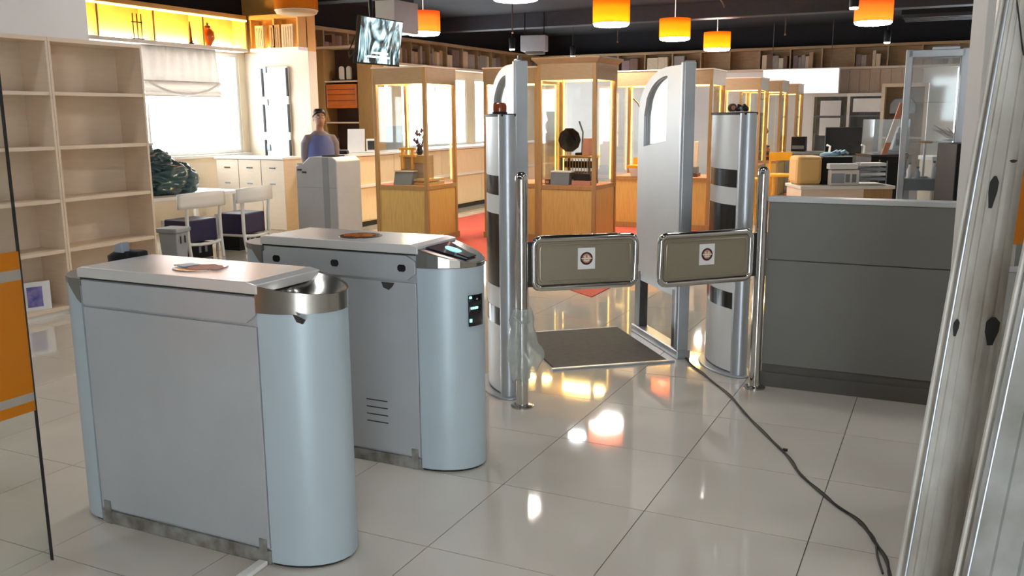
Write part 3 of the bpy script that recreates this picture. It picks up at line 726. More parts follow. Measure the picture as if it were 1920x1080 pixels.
def antenna(label, loc):
    t = thing('antenna_panel', label, 'security gate', loc, GA, 'tall silver antenna panels')
    L = 0.84
    # outline in local y (away) and z with arched top
    arc = [(L * math.sin(a) if False else 0.26 + (L - 0.26) * math.sin(a), 1.66 + 0.31 * math.cos(a)) for a in [math.pi / 2 * k / 12 for k in range(13)]]
    zb = 0.47
    # panel split in strips so the window opening stays open
    def top(y):
        if y <= 0.26: return 1.97
        s_ = (y - 0.26) / (L - 0.26); return 1.66 + 0.31 * math.sqrt(max(0, 1 - s_ * s_))
    def wtop(y):
        s_ = min(max((y - 0.31) / 0.42, 0), 1); return 1.64 + 0.27 * math.sqrt(max(0, 1 - s_ * s_))
    mb = MB(); th = 0.03
    ys = [0.03 + 0.23 * k / 4 for k in range(5)] + [0.26 + 0.05 * k / 2 for k in range(1, 3)]
    for a, b in zip(ys[:-1], ys[1:]): mb.plate([(a, zb), (b, zb), (b, top(b)), (a, top(a))], -th, th)
    yw = [0.31 + 0.42 * k / 10 for k in range(11)]
    for a, b in zip(yw[:-1], yw[1:]):
        mb.plate([(a, zb), (b, zb), (b, 1.47 - 0.05 * (b - .31) / .42), (a, 1.47 - 0.05 * (a - .31) / .42)], -th, th)
        mb.plate([(a, wtop(a)), (b, wtop(b)), (b, top(b)), (a, top(a))], -th, th)
    ye = [0.73 + 0.11 * k / 6 for k in range(7)]
    for a, b in zip(ye[:-1], ye[1:]): mb.plate([(a, zb), (b, zb), (b, top(b)), (a, top(a))], -th, th)
    mb.v = [tuple(round(c, 5) for c in q) for q in mb.v]
    o = mb.build('panel', M['alupaint'], t)
    bm_ = bmesh.new(); bm_.from_mesh(o.data); bmesh.ops.remove_doubles(bm_, verts=bm_.verts, dist=1e-4)
    seen = {}
    for f in list(bm_.faces):
        k = tuple(sorted(v.index for v in f.verts)); seen.setdefault(k, []).append(f)
    bmesh.ops.delete(bm_, geom=[f for fs in seen.values() if len(fs) > 1 for f in fs], context='FACES')
    bm_.to_mesh(o.data); bm_.free()
    wn = [(y, wtop(y)) for y in yw] + [(0.73, 1.42), (0.31, 1.47)]
    MB().plate(wn, -0.004, 0.004).build('window_glass', M['glass'], t)
    MB().tube([(0, y, z) for y, z in wn], 0.012, 8, True).build('window_gasket', M['alu'], t, 0, True)
    MB().prism([(-0.04, 0.0), (0.04, 0.0), (0.046, 0.02), (0.046, 0.05), (-0.046, 0.05), (-0.046, 0.02)], 0.02, 1.985).build('near_profile', M['alu'], t, 0.006)
    BX(-0.036, 0.036, 0.05, 0.12, 0.06, zb).build('leg', M['darkmetal'], t, 0.004)
    BX(-0.034, 0.034, L - 0.1, L, 0.06, zb + 0.02).build('leg', M['darkmetal'], t, 0.004)
    BX(-0.05, 0.05, -0.02, L + 0.02, 0.0, 0.06).build('foot_rail', M['alu'], t, 0.006)
    BX(-0.028, 0.028, 0.12, L - 0.1, zb - 0.05, zb + 0.005).build('under_rail', M['alu'], t)
    return t
antenna('right tall silver antenna panel with an arched window', (-1.56, 5.92, 0))
antenna('left tall silver antenna panel with an arched window', (-2.44, 5.21, 0))
p = on_local((-2.44, 5.21), GA, 0, 0.1, 1.99)
t = thing('clip', 'small chrome clip lying on top of the left antenna panel', 'clip', p, GA)
BX(-0.015, 0.015, -0.05, 0.03, 0, 0.012).build('body', M['chrome'], t, 0.003)
BX(-0.012, 0.012, -0.07, -0.05, 0.004, 0.03).build('jaw', M['darkmetal'], t, 0.003)
# mat between the panels
t = thing('entrance_mat', 'dark rubber mat between the two antenna panels', 'mat', (-1.60, 5.83, 0), GA)
BX(-0.84, -0.04, 0.0, 1.0, 0.0, 0.012).build('rubber', M['mat'], t, 0.003)
BX(-0.86, 0.0, -0.035, 0.0, 0.0, 0.014).build('front_edge_strip', M['alu'], t, 0.003)
BX(-0.86, -0.04, 1.0, 1.02, 0.0, 0.014).build('rear_edge_strip', M['alu'], t, 0.003)

# cable across the floor
def poly(pts, r=0.007): return [Vector((p.x, p.y, r)) for p in pts]
def spline(pts, sub=8):
    out = []
    for i in range(len(pts) - 1):
        p0 = pts[max(i - 1, 0)]; p1 = pts[i]; p2 = pts[i + 1]; p3 = pts[min(i + 2, len(pts) - 1)]
        for k in range(sub):
            s_ = k / sub
            out.append(0.5 * ((2 * p1) + (-p0 + p2) * s_ + (2 * p0 - 5 * p1 + 4 * p2 - p3) * s_ ** 2 + (-p0 + 3 * p1 - 3 * p2 + p3) * s_ ** 3))
    return out + [pts[-1]]
t = thing('floor_cable', 'twisted grey cable snaking across the tiled floor to the right', 'cable')
pp = [at(x, y, z=0) for x, y in ((1284, 672), (1302, 690), (1330, 712), (1372, 748), (1420, 802), (1470, 850), (1500, 890), (1555, 940), (1610, 980), (1648, 1030), (1668, 1075), (1672, 1120))]
sp = spline(poly(pp, 0.006))
MB().tube(sp, 0.0055, 8).build('strand', M['cable'], t, 0, True)
mb = MB().tube([p + Vector((0.006 * math.sin(i * 0.6), 0.006 * math.cos(i * 0.6), 0.003)) for i, p in enumerate(sp)], 0.0045, 6); mb.build('strand', M['seam'], t, 0, True)
lp = [at(x, y, z=0) for x, y in ((1610, 982), (1638, 1010), (1645, 1045), (1655, 1078))]
MB().tube(spline(poly(lp, 0.006)), 0.0045, 6).build('loose_loop', M['cable'], t, 0, True)
mid = at(1472, 847, z=0)
BX(-0.012, 0.012, -0.008, 0.008, 0.004, 0.016).build('tape_knot', M['seam'], t, 0.003, loc=(mid.x, mid.y, 0))

# ================================================================== GREY COUNTER
t = thing('reception_counter', 'grey laminate reception counter at the right of the gates', 'counter', (-0.95, 5.5, 0))
Lc = 2.6
BX(0, Lc, 0.03, 0.11, 0.09, 1.135).build('core', M['greycounter'], t)
BX(-0.004, Lc, 0.012, 0.03, 0.79, 1.135).build('upper_panel', M['greycounter'], t, 0.003)
BX(-0.004, Lc, 0.008, 0.03, 0.14, 0.786).build('lower_panel', M['greycounter'], t, 0.003)
BX(-0.004, Lc, 0.018, 0.03, 0.09, 0.14).build('shadow_gap', M['greyplinth'], t)
BX(-0.01, Lc, 0.0, 0.12, 0.0, 0.09).build('plinth', M['greyplinth'], t, 0.003)
BX(-0.008, Lc, 0.004, 0.12, 1.135, 1.165).build('top_edge', M['alupaint'], t, 0.004)

# ================================================================== GLASS DOOR AT THE LEFT
t = thing('glass_door', 'open glass door with orange film bands at the left edge', 'door', (-2.95, 0.95, 0))
BX(-0.006, 0.006, 0.0, 1.14, 0.01, 2.3).build('pane', M['doorglass'], t)
for z0, z1, m_ in ((1.128, 1.192, 'orangefilm'), (1.09, 1.128, 'whitefilm'), (0.674, 1.09, 'orangefilm'), (0.643, 0.674, 'whitefilm'), (0.605, 0.643, 'orangefilm')):
    BX(0.0065, 0.008, 0.0, 1.137, z0, z1).build('orange_band' if m_ == 'orangefilm' else 'frosted_band', M[m_], t)
BX(-0.007, 0.007, 1.14, 1.144, 0.01, 2.3).build('edge_trim', M['seam'], t)
BX(-0.02, 0.02, 0.0, 0.3, 0.0, 0.01).build('floor_pivot', M['darkmetal'], t)

# ================================================================== WORN PANELS AT THE RIGHT
def leaning(name, label, d, pl_top, pl_bot, pr_top, pr_bot, m_, grooves, edge, z0=0.0):
    """leaning ribbed panel: its four corners given at depth d, real thickness and ribs"""
    TL, TR = at(pl_top, -150, d=d + 0.10), at(pr_top, -150, d=d + 0.10)
    BL, BR = at(pl_bot, 1250, d=d), at(pr_bot, 1250, d=d)
    for q_, t_ in ((BL, TL), (BR, TR)):
        # carry the lower edge on down to the floor
        k = (z0 - q_.z) / (t_.z - q_.z); q_ += (t_ - q_) * k
    base = (BL + BR) / 2
    t = thing(name, label, 'panel', base, AZ)
    inv = Matrix.Rotation(-AZ, 4, 'Z')
    loc = [inv @ (q - base) for q in (BL, BR, TR, TL)]
    def pt(u, v, off):
        a = loc[0].lerp(loc[1], u); b = loc[3].lerp(loc[2], u); q = a.lerp(b, v); return Vector((q.x, q.y + off, q.z))
    mb = MB(); th = 0.03
    f = [pt(0, 0, 0), pt(1, 0, 0), pt(1, 1, 0), pt(0, 1, 0)]; bk = [pt(0, 0, th), pt(1, 0, th), pt(1, 1, th), pt(0, 1, th)]
    mb.add(f + bk, [(0, 1, 2, 3), (7, 6, 5, 4), (0, 4, 5, 1), (1, 5, 6, 2), (2, 6, 7, 3), (3, 7, 4, 0)]).build('sheet', m_, t)
    for u, w_, h_ in grooves:
        mb = MB(); a0, a1 = u - w_ / 2, u + w_ / 2
        f = [pt(a0, 0, -h_), pt(a1, 0, -h_), pt(a1, 1, -h_), pt(a0, 1, -h_)]; bk = [pt(a0 - .01, 0, 0), pt(a1 + .01, 0, 0), pt(a1 + .01, 1, 0), pt(a0 - .01, 1, 0)]
        mb.add(f + bk, [(0, 1, 2, 3), (0, 4, 5, 1), (1, 5, 6, 2), (2, 6, 7, 3), (3, 7, 4, 0)]).build('rib', m_, t)
    if edge:
        MB().tube([pt(-0.01, v / 10, -0.003) for v in range(11)], 0.004, 8).build('bright_edge', M['alu'], t, 0, True)
        MB().tube([pt(-0.06, v / 10, 0.02) for v in range(11)], 0.007, 8).build('edge_profile', M['worn'], t, 0, True)
    return t, pt
tA, ptA = leaning('door_frame_panel', 'worn white ribbed door panel leaning at the right', 2.5, 1917, 1667, 1985, 1788, M['worn'], ((0.16, 0.06, 0.006), (0.36, 0.14, 0.004), (0.62, 0.1, 0.007), (0.86, 0.08, 0.005)), True)
for (u, v, su, sv) in ((0.38, 0.660, 0.09, 0.022), (0.10, 0.480, 0.05, 0.012), (0.80, 0.475, 0.13, 0.02), (0.72, 0.7, 0.08, 0.002)):
    pts = []
    for k in range(10):
        a = 2 * math.pi * k / 10; pts.append(ptA(u + su * math.cos(a) * (1 + 0.3 * math.sin(3 * a)), v + sv * math.sin(a), -0.0085))
    n_ = len(pts); MB().add(pts + [p + Vector((0, 0.003, 0)) for p in pts], [tuple(range(n_)), tuple(range(2 * n_ - 1, n_ - 1, -1))] + [(i, i + n_, (i + 1) % n_ + n_, (i + 1) % n_) for i in range(n_)]).build('torn_hole', M['seam'], tA)
MB().tube([ptA(0.02, 0.93, -0.004), ptA(0.3, 0.885, -0.006), ptA(0.55, 0.84, -0.006), ptA(0.8, 0.80, -0.006), ptA(0.98, 0.75, -0.005)], 0.0022, 6).build('crack', M['seam'], tA)
tB, ptB = leaning('door_frame_panel', 'second worn ribbed panel in the lower right corner', 2.25, 2075, 1780, 2320, 2030, M['worn2'], ((0.2, 0.07, 0.006), (0.42, 0.1, 0.008), (0.66, 0.1, 0.006)), True)
for k in range(5):
    u, v = 0.15 + 0.12 * k, 0.15 + 0.09 * ((k * 7) % 4)
    pts = [ptB(u, v, -0.012), ptB(u + 0.09, v + 0.012, -0.02), ptB(u + 0.12, v - 0.006, -0.012), ptB(u + 0.05, v - 0.012, -0.011)]
    MB().add(pts + [p + Vector((0, 0.002, 0)) for p in pts], [(0, 1, 2, 3), (7, 6, 5, 4), (0, 4, 5, 1), (1, 5, 6, 2), (2, 6, 7, 3), (3, 7, 4, 0)]).build('peeling_flake', M['worn'], tB)
g0 = at(1888, 600, d=3.0)
t = thing('grey_sheet', 'flat grey sheet standing behind the worn panels', 'panel', (g0.x, g0.y, 0), AZ)
BX(-0.13, 0.6, 0, 0.02, 0.0, 1.12).build('sheet', M['worn2'], t, 0.003)
BX(-0.135, 0.6, -0.004, 0.024, 1.12, 1.135).build('top_edge', M['alu'], t)
g0 = at(1906, 330, d=3.1)
t = thing('glass_door', 'glass door leaf with an orange band at the right edge', 'door', (g0.x, g0.y, 0), AZ)
BX(0, 0.8, 0, 0.01, 0.01, 2.35).build('pane', M['doorglass'], t)
BX(0, 0.8, -0.002, -0.0005, 1.2, 1.52).build('orange_band', M['orangefilm'], t)
BX(0, 0.8, -0.01, 0.02, 0, 0.01).build('floor_pivot', M['darkmetal'], t)
g0 = at(1852, 20, d=3.6)
jb = BX(0, 0.2, 0, 0.12, 0, ZC).build('trim_4', M['wall'], None, 0.004, loc=(g0.x, g0.y, 0), rot=(0, 0, AZ)); struct(jb, 'white door jamb behind the worn panel')
g0 = at(1846, 330, d=3.3)
t = thing('silver_profile', 'slim silver profile standing behind the leaning panel', 'profile', (g0.x, g0.y, 0), AZ)
BX(0, 0.035, 0, 0.03, 0, 2.15).build('bar', M['alu'], t, 0.006)
BX(0.05, 0.07, 0, 0.03, 0, 2.1).build('bar', M['darkmetal'], t, 0.004)
g0 = at(1838, 1110, z=0)
o = MB().loft([((0, 0, 0), 0.1, 0.09), ((0.01, 0, 0.05), 0.1, 0.08), ((0.02, 0.01, 0.12), 0.06, 0.07), ((0.03, 0.0, 0.16), 0.03, 0.04)], 9).build('cardboard_scrap', mat('rusty_card', S(196, 140, 84), 0.8, col2=S(84, 60, 44), scale=20), None, loc=(g0.x, g0.y + 0.35, 0)); tag(o, 'rusty cardboard scrap on the floor between the worn panels', 'cardboard')

# ================================================================== BOOKCASES
def bookcase(label, y0, y1):
    t = thing('bookcase', label, 'bookcase', (-6.72, y0, 0), 0, 'tall empty bookcases')
    W, D = y1 - y0, 0.33
    for y in (0.0, W - 0.022): BX(-D, 0, y, y + 0.022, 0, 2.275).build('side', M['maple'], t, 0.002)
    BX(-D, -D + 0.012, 0.022, W - 0.022, 0.02, 2.3).build('back', M['maple'], t)
    for z in (0.075, 0.56, 0.985, 1.425, 1.87):
        BX(-D + 0.012, -0.004, 0.022, W - 0.022, z - 0.03, z).build('shelf', M['maple'], t, 0.002)
    BX(-D, 0, 0.0, W, 2.275, 2.31).build('top', M['maple'], t, 0.002)
    BX(-D + 0.1, -0.03, 0.022, W - 0.022, 0, 0.045).build('plinth', M['white'], t)
    return t
bookcase('tall empty maple bookcase beside the window', 5.225, 6.19)
bookcase('tall empty maple bookcase seen past the glass door', 4.255, 5.222)
bookcase('tall empty maple bookcase behind the glass door, mostly out of sight', 3.285, 4.252)
g0 = at(68, 572, X=-6.80)
t = thing('picture_card', 'white card with a blue picture on the lowest shelf', 'picture', (g0.x, g0.y, 0.076), math.radians(70))
BX(-0.12, 0.12, -0.006, 0.006, 0, 0.24).build('card', M['paper'], t, 0.002)
BX(-0.065, 0.055, -0.009, -0.006, 0.03, 0.2).build('print', M['bluepic'], t)
BX(-0.1, 0.1, 0.006, 0.1, 0, 0.012).build('stand', M['greybin'], t)

# ================================================================== WINDOW BLIND, SOCKET
t = thing('roman_blind', 'grey fabric roman blind half lowered over the window', 'blind', (-10.06, 9.25, 1.95))
def bl(u, v):
    return (0.018 * math.sin(u * 50) * (0.4 + v) + 0.0, 1.42 * u + 0.06 * (1 - v) * (u - 0.3), 0.22 + 0.47 * v)
MB().grid(bl, 90, 4).build('upper_fabric', M['blind'], t, 0, True, solid=0.004)
def bl2(u, v):
    sag = 0.13 * (4 * u * (1 - u))
    return (0.02 + 0.03 * math.sin(v * 9), 1.46 * u - 0.02, 0.02 + sag * 0 + (0.2) * v - 0.0)
MB().grid(bl2, 30, 10).build('lower_fold', M['blind'], t, 0, True, solid=0.004)
for k in (0.0, 1.0):
    MB().tube([(0.045, 0.06 + 1.35 * (u / 14), 0.2 - 0.16 * (1 - ((u / 14 - 0.5) * 2) ** 2) - 0.01 * k) for u in range(15)], 0.012, 8).build('swag_fold', M['white'], t, 0, True)
BX(-0.01, 0.03, -0.02, 1.46, 0.195, 0.215).build('batten', M['white'], t, 0.003)
BX(-0.01, 0.03, -0.02, 1.46, 0.0, 0.02).build('bottom_bar', M['white'], t, 0.003)
BX(-0.02, 0.03, -0.02, 1.46, 0.69, 0.72).build('head_rail', M['white'], t, 0.003)
o = thing('wall_socket', 'small white double socket on the cream wall beside the narrow door', 'socket', (-9.95, 11.44, 1.88))
BX(-0.06, 0.06, 0, 0.01, -0.04, 0.04).build('plate', M['white'], o, 0.003)
for k in (-1, 1): BX(0.03 * k - 0.018, 0.03 * k + 0.018, -0.003, 0.001, -0.022, 0.022).build('outlet', M['greybin'], o)

# ================================================================== LEFT CORNER FURNITURE
def chair(label, loc, rz):
    t = thing('chair', label, 'chair', loc, rz, 'white chairs at the window table')
    # local x along the back, local y away from the viewer (seat)
    for x in (-0.25, 0.25):
        MB().tube([(x * 0.98, -0.03, 0), (x * 1.0, 0.0, 0.25), (x * 1.0, 0.0, 0.5), (x * 1.02, -0.03, 0.78)], [0.02, 0.022, 0.022, 0.018], 8).build('leg', M['white'], t, 0, True)
        MB().tube([(x * 0.95, 0.44, 0), (x * 0.95, 0.42, 0.24), (x * 0.95, 0.42, 0.46)], [0.017, 0.02, 0.02], 8).build('leg', M['white'], t, 0, True)
    def rail(u, v):
        x = -0.40 + 0.70 * u; return (x, -0.035 - 0.06 * (1 - (2 * u - 1) ** 2), 0.62 + 0.17 * v + 0.015 * (1 - (2 * u - 1) ** 2) * v)
    MB().grid(rail, 16, 3).build('backrest', M['white'], t, 0, True, solid=0.03)
    MB().tube([(-0.25, 0, 0.2), (-0.1, -0.03, 0.185), (0.1, -0.03, 0.185), (0.25, 0, 0.2)], 0.02, 8).build('lower_rail', M['white'], t, 0, True)
    for x in (-0.24, 0.24): MB().tube([(x, 0.0, 0.2), (x, 0.42, 0.2)], 0.016, 8).build('side_rail', M['white'], t, 0, True)
    BX(-0.225, 0.225, 0.03, 0.42, 0.21, 0.47).build('seat', M['navy'], t, 0.015)
    return t
chair('white chair with a navy seat nearer to the bookcase', (-7.9, 8.0, 0), math.radians(90 - 3))
chair('white chair with a navy seat further from the bookcase', (-7.87, 8.86, 0), math.radians(90 + 4))
for lab, y in (('black crate under the nearer white chair', 8.0), ('black crate under the further white chair', 8.86)):
    t = thing('crate', lab, 'crate', (-8.12, y, 0), 0, 'black crates under the white chairs')
    BX(-0.14, 0.14, -0.2, 0.2, 0, 0.18).build('body', M['blackplastic'], t, 0.008)
    for k in (-1, 1): BX(0.14, 0.144, 0.02 + 0.05 * k, 0.055 + 0.05 * k, 0.07, 0.14).build('label', M['greybin'], t)
t = thing('table', 'white table by the window carrying a dark bundle', 'table', (-8.95, 8.3, 0))
BX(-0.42, 0.42, -1.1, 1.1, 0.66, 0.70).build('tabletop', M['white'], t, 0.005)
for x in (-0.36, 0.36):
    for y in (-1.0, 1.0): BX(x - 0.025, x + 0.025, y - 0.025, y + 0.025, 0, 0.66).build('leg', M['white'], t)
g0 = at(318, 470, z=0.05)
t = thing('waste_bin', 'grey plastic bin beside the white chairs', 'bin', (-7.75, 7.38, 0), math.radians(10))
MB().loft([((0, 0, 0.0), 0.13, 0.13), ((0, 0, 0.40), 0.16, 0.16)], 4).build('body', M['greybin'], t, 0.01, rot=(0, 0, math.pi / 4))
BX(-0.135, 0.135, -0.135, 0.135, 0.40, 0.455).build('lid', M['greybin'], t, 0.015)
for k in (-1, 1): BX(0.115, 0.122, 0.04 * k - 0.008, 0.04 * k + 0.008, 0.28, 0.36).build('clip', M['darkmetal'], t)
o = thing('metal_tin', 'small grey tin on the white table next to the bookcase', 'tin', (-8.63, 7.5, 0.70))
BX(-0.12, 0.12, -0.12, 0.12, 0, 0.17).build('body', M['greybox'], o, 0.01); BX(-0.125, 0.125, -0.125, 0.125, 0.17, 0.19).build('lid', M['greybin'], o, 0.006)
# dark glossy bundle of plastic sacks on the table
t = thing('plastic_bundle', 'dark glossy bundle of plastic sacks in front of the window', 'bundle', (-8.95, 8.35, 0.70))
def blob(c, r, sx, sy, sz, seed):
    bm_ = bmesh.new(); bmesh.ops.create_icosphere(bm_, subdivisions=5, radius=1)
    for v in bm_.verts:
        q = Vector((v.co.x * 1.2, v.co.y * 1.2 + 0.6 * v.co.z, v.co.z * 2.6)); n_ = noise.noise(v.co * 1.1 + Vector((seed, 0, 0))); n2 = abs(noise.noise(q * 1.3 + Vector((0, seed, 0))))
        k = r * (1 + 0.2 * n_ - 0.45 * n2 + 0.12)
        v.co = Vector((c[0] + v.co.x * k * sx, c[1] + v.co.y * k * sy, max(0.0, c[2] + v.co.z * k * sz)))
    me = MB(); bm_.verts.index_update()
    me.add([tuple(v.co) for v in bm_.verts], [tuple(v.index for v in f.verts) for f in bm_.faces]); bm_.free(); return me
for i, (c, r, s_) in enumerate((((0, 0.05, 0.2), 0.3, (0.9, 1.1, 0.9)), ((-0.05, -0.22, 0.13), 0.2, (1, 1.2, 0.7)), ((0.02, 0.0, 0.4), 0.17, (1, 1.2, 0.9)), ((0.1, 0.3, 0.18), 0.19, (0.9, 0.9, 1.1)))):
    blob(c, r, *s_, 3.1 * i + 1).build('sack', M['heap'], t, 0, True)
MB().tube([(0, -0.06, 0.45), (0.01, -0.09, 0.55), (0.0, -0.1, 0.62)], [0.035, 0.025, 0.03], 10).build('neck', M['greybin'], t, 0, True)
MB().lathe([(0.045, 0), (0.045, 0.03)], (0, -0.1, 0.62), 12).build('cap', M['white'], t)
# beige cabinet run under the window
t = thing('low_cabinet', 'beige low cabinet with doors below the narrow door', 'cabinet', (-9.75, 10.2, 0))
BX(0, 1.25, 0.02, 0.46, 0.0, 1.06).build('carcass', M['maple'], t)
BX(-0.02, 1.27, -0.02, 0.47, 1.06, 1.09).build('top', M['white'], t, 0.004)
for k in range(3):
    d = BX(0.42 * k + 0.006, 0.42 * k + 0.414, 0.0, 0.02, 0.06, 1.05).build('door', M['maple'], t, 0.002)
    BX(0.42 * k + 0.16, 0.42 * k + 0.26, -0.012, 0.0, 0.93, 0.945).build('handle', M['darkmetal'], d)
    BX(0.42 * k + 0.15, 0.42 * k + 0.25, -0.003, 0.0, 0.70, 0.72).build('label', M['greybin'], d)
# silver machine cabinet in front of the person
t = thing('machine_cabinet', 'silver grey machine cabinet standing in front of the counter', 'cabinet', (-7.0, 9.0, 0))
MB().slab([(-0.31, 0.02), (0.31, 0.02), (0.31, 1.12), (0.24, 1.17), (-0.1, 1.17), (-0.2, 1.09), (-0.31, 1.06)], 0.0, 0.5).build('body', M['kiosk'], t, 0.012)
BX(0.1, 0.19, -0.004, 0.0, 0.04, 1.165).build('dark_stripe', M['greybin'], t)
BX(-0.305, 0.305, -0.003, 0.0, 0.793, 0.8).build('groove', M['greybin'], t)
BX(-0.29, 0.29, 0.02, 0.48, 0, 0.02).build('foot', M['seam'], t)
BX(-0.29, -0.2, 0.0, 0.45, 1.07, 1.09).build('lid', M['alu'], t, 0.006)
for k in (0, 1): BX(-0.28 + 0.07 * k, -0.22 + 0.07 * k, -0.008, 0.0, 1.0 - 0.03 * k, 1.02 - 0.03 * k).build('slot', M['seam'], t)
BX(0.02, 0.22, 0.1, 0.3, 1.17, 1.185).build('tablet', M['blackplastic'], t, 0.004)

# ================================================================== PERSON
def person(loc, rz):
    t = thing('person', 'person in a grey sleeved top with a blue front, standing behind the machine cabinet', 'person', loc, rz)
    # faces local -y
    b = MB()
    b.loft([((0, 0, 0.90), .15, .10), ((0, 0, 1.0), .145, .10), ((0, 0, 1.12), .135, .095), ((0, -.005, 1.28), .155, .105), ((0, 0, 1.36), .165, .10), ((0, 0.01, 1.425), .11, .075), ((0, 0.012, 1.465), .06, .056), ((0, 0.008, 1.515), .053, .056), ((0, -.002, 1.535), .055, .068), ((0, -.018, 1.552), .056, .082), ((0, -.018, 1.59), .068, .088), ((0, -.012, 1.64), .073, .094), ((0, -.004, 1.69), .07, .09), ((0, 0.0, 1.73), .05, .065), ((0, 0.0, 1.742), .02, .03)], 20)
    for s_ in (-1, 1):
        b.tube([(0.09 * s_, 0, 1.375), (0.165 * s_, 0.0, 1.365), (0.195 * s_, 0.01, 1.30), (0.205 * s_, 0.03, 1.1), (0.19 * s_, -0.08, 0.93), (0.17 * s_, -0.2, 0.90)], [.05, .056, .05, .043, .036, .027], 12)
        h = Vector((0.165 * s_, -0.23, 0.895))
        b.tube([h + Vector((0, 0.03, 0)), h, h + Vector((0, -0.05, 0))], [.026, .034, .032], 10)
        for k in range(4):
            fx = (-0.027 + 0.018 * k) ; ln = (0.06, 0.07, 0.066, 0.05)[k]
            b.tube([h + Vector((fx, -0.05, 0)), h + Vector((fx * 1.1, -0.05 - ln * .55, .004)), h + Vector((fx * 1.1, -0.05 - ln, -.014))], [.009, .0085, .007], 8)
        b.tube([h + Vector((-0.025 * s_, 0, 0)), h + Vector((-0.045 * s_, -0.03, 0)), h + Vector((-0.048 * s_, -0.06, -.008))], [.011, .01, .008], 8)
        b.tube([(0.08 * s_, 0, 0.95), (0.09 * s_, 0, 0.8), (0.095 * s_, -0.01, 0.5), (0.095 * s_, 0.02, 0.28), (0.095 * s_, 0.02, 0.06)], [.088, .085, .062, .056, .042], 12)
        b.tube([(0.095 * s_, 0.05, 0.045), (0.1 * s_, -0.08, 0.045), (0.105 * s_, -0.15, 0.035)], [.045, .04, .03], 10)
        b.loft([((0.074 * s_, 0.0, 1.60), .008, .014), ((0.08 * s_, 0.005, 1.63), .009, .019), ((0.078 * s_, 0.006, 1.655), .007, .014)], 8)
    b.tube([(0, -.098, 1.645), (0, -.112, 1.61), (0, -.104, 1.60)], [.010, .014, .012], 8)
    b.build('body', M['skin'], t, remesh=0.010)
    # clothes
    c = MB()
    c.loft([((0, 0, 0.90), .165, .115), ((0, 0, 1.0), .158, .113), ((0, 0, 1.12), .148, .108), ((0, -.005, 1.28), .17, .118), ((0, 0, 1.365), .176, .112), ((0, 0.01, 1.432), .118, .084), ((0, 0.012, 1.47), .07, .066)], 20)
    for s_ in (-1, 1):
        c.tube([(0.09 * s_, 0, 1.365), (0.165 * s_, 0.0, 1.36), (0.197 * s_, 0.01, 1.30), (0.207 * s_, 0.03, 1.1), (0.19 * s_, -0.08, 0.935), (0.176 * s_, -0.165, 0.905)], [.06, .068, .064, .056, .047, .042], 14)
    c.build('top', M['greyshirt'], t, remesh=0.012)
    v = MB()
    def vest(u, w_):
        a = math.radians(-170 + 160 * u) ; z = 0.91 + 0.5 * w_
        rx = 0.172 + 0.022 * math.sin(math.pi * w_) * 0.6; ry = 0.136 + 0.004 * math.sin(math.pi * w_)
        k = 1 - 0.3 * max(0, w_ - 0.8) / 0.2
        x = rx * math.cos(a) * k
        return (x + 0.0, ry * math.sin(a) * (1 - 0.12 * max(0, w_ - 0.7) / 0.3), z)
    v.grid(vest, 24, 14).build('vest', M['bluevest'], t, 0, True, solid=0.008)
    tr = MB()
    tr.loft([((0, 0, 0.82), .17, .115), ((0, 0, 0.93), .162, .113)], 18)
    for s_ in (-1, 1):
        tr.tube([(0.085 * s_, 0, 0.9), (0.092 * s_, 0, 0.78), (0.097 * s_, -0.01, 0.5), (0.097 * s_, 0.02, 0.28), (0.097 * s_, 0.02, 0.08)], [.098, .098, .078, .072, .066], 14)
    tr.build('trousers', M['trousers'], t, remesh=0.014)
    # hair cap
    h = MB()
    def hair(u, w_):
        a = 2 * math.pi * u; back = 0.5 + 0.5 * math.sin(a)      # 1 at the back of the head
        low = 1.712 - 0.05 * abs(math.cos(a)) ** 3 - 0.11 * max(0, math.sin(a))
        ph = w_ * math.pi / 2
        z = low + (1.755 - low) * math.sin(ph)
        return ((0.078 + 0.004 * math.sin(9 * a)) * math.cos(a) * math.cos(ph) ** 0.55, 0.0 + (0.098 + 0.003 * math.sin(13 * a)) * math.sin(a) * math.cos(ph) ** 0.55, z)
    h.grid(hair, 28, 8).build('hair', M['hair'], t, 0, True, solid=0.012)
    for s_ in (-1, 1):
        MB().lathe([(0.0, -0.009), (0.007, -0.006), (0.0095, 0), (0.007, 0.006), (0, 0.009)], n=10).build('eye', M['paper'], t, 0, True, loc=(0.03 * s_, -0.093, 1.647))
        MB().lathe([(0.0, -0.006), (0.0045, -0.004), (0.005, 0), (0.0045, 0.004), (0, 0.006)], n=10).build('iris', M['hair'], t, 0, True, loc=(0.03 * s_, -0.0985, 1.647))
        MB().tube([(0.03 * s_ + 0.021 * math.cos(a), -0.108, 1.645 + 0.014 * math.sin(a)) for a in [2 * math.pi * k / 16 for k in range(16)]], 0.0015, 6, True).build('glasses_rim', M['seam'], t, 0, True)
        MB().tube([(0.054 * s_, -0.106, 1.648), (0.076 * s_, -0.06, 1.652), (0.082 * s_, 0.0, 1.65)], 0.002, 6).build('glasses_arm', M['seam'], t, 0, True)
        MB().tube([(0.012 * s_, -0.1, 1.672), (0.03 * s_, -0.1, 1.676), (0.048 * s_, -0.09, 1.67)], 0.004, 6).build('eyebrow', M['hair'], t, 0, True)
    MB().tube([(-0.024, -0.096, 1.572), (0, -0.102, 1.569), (0.024, -0.096, 1.572)], [.003, .006, .003], 8).build('mouth', mat('lips', S(140, 84, 74), 0.5, var=0.1), t, 0, True)
    return t
person((-7.67, 9.98, 0), math.radians(50))

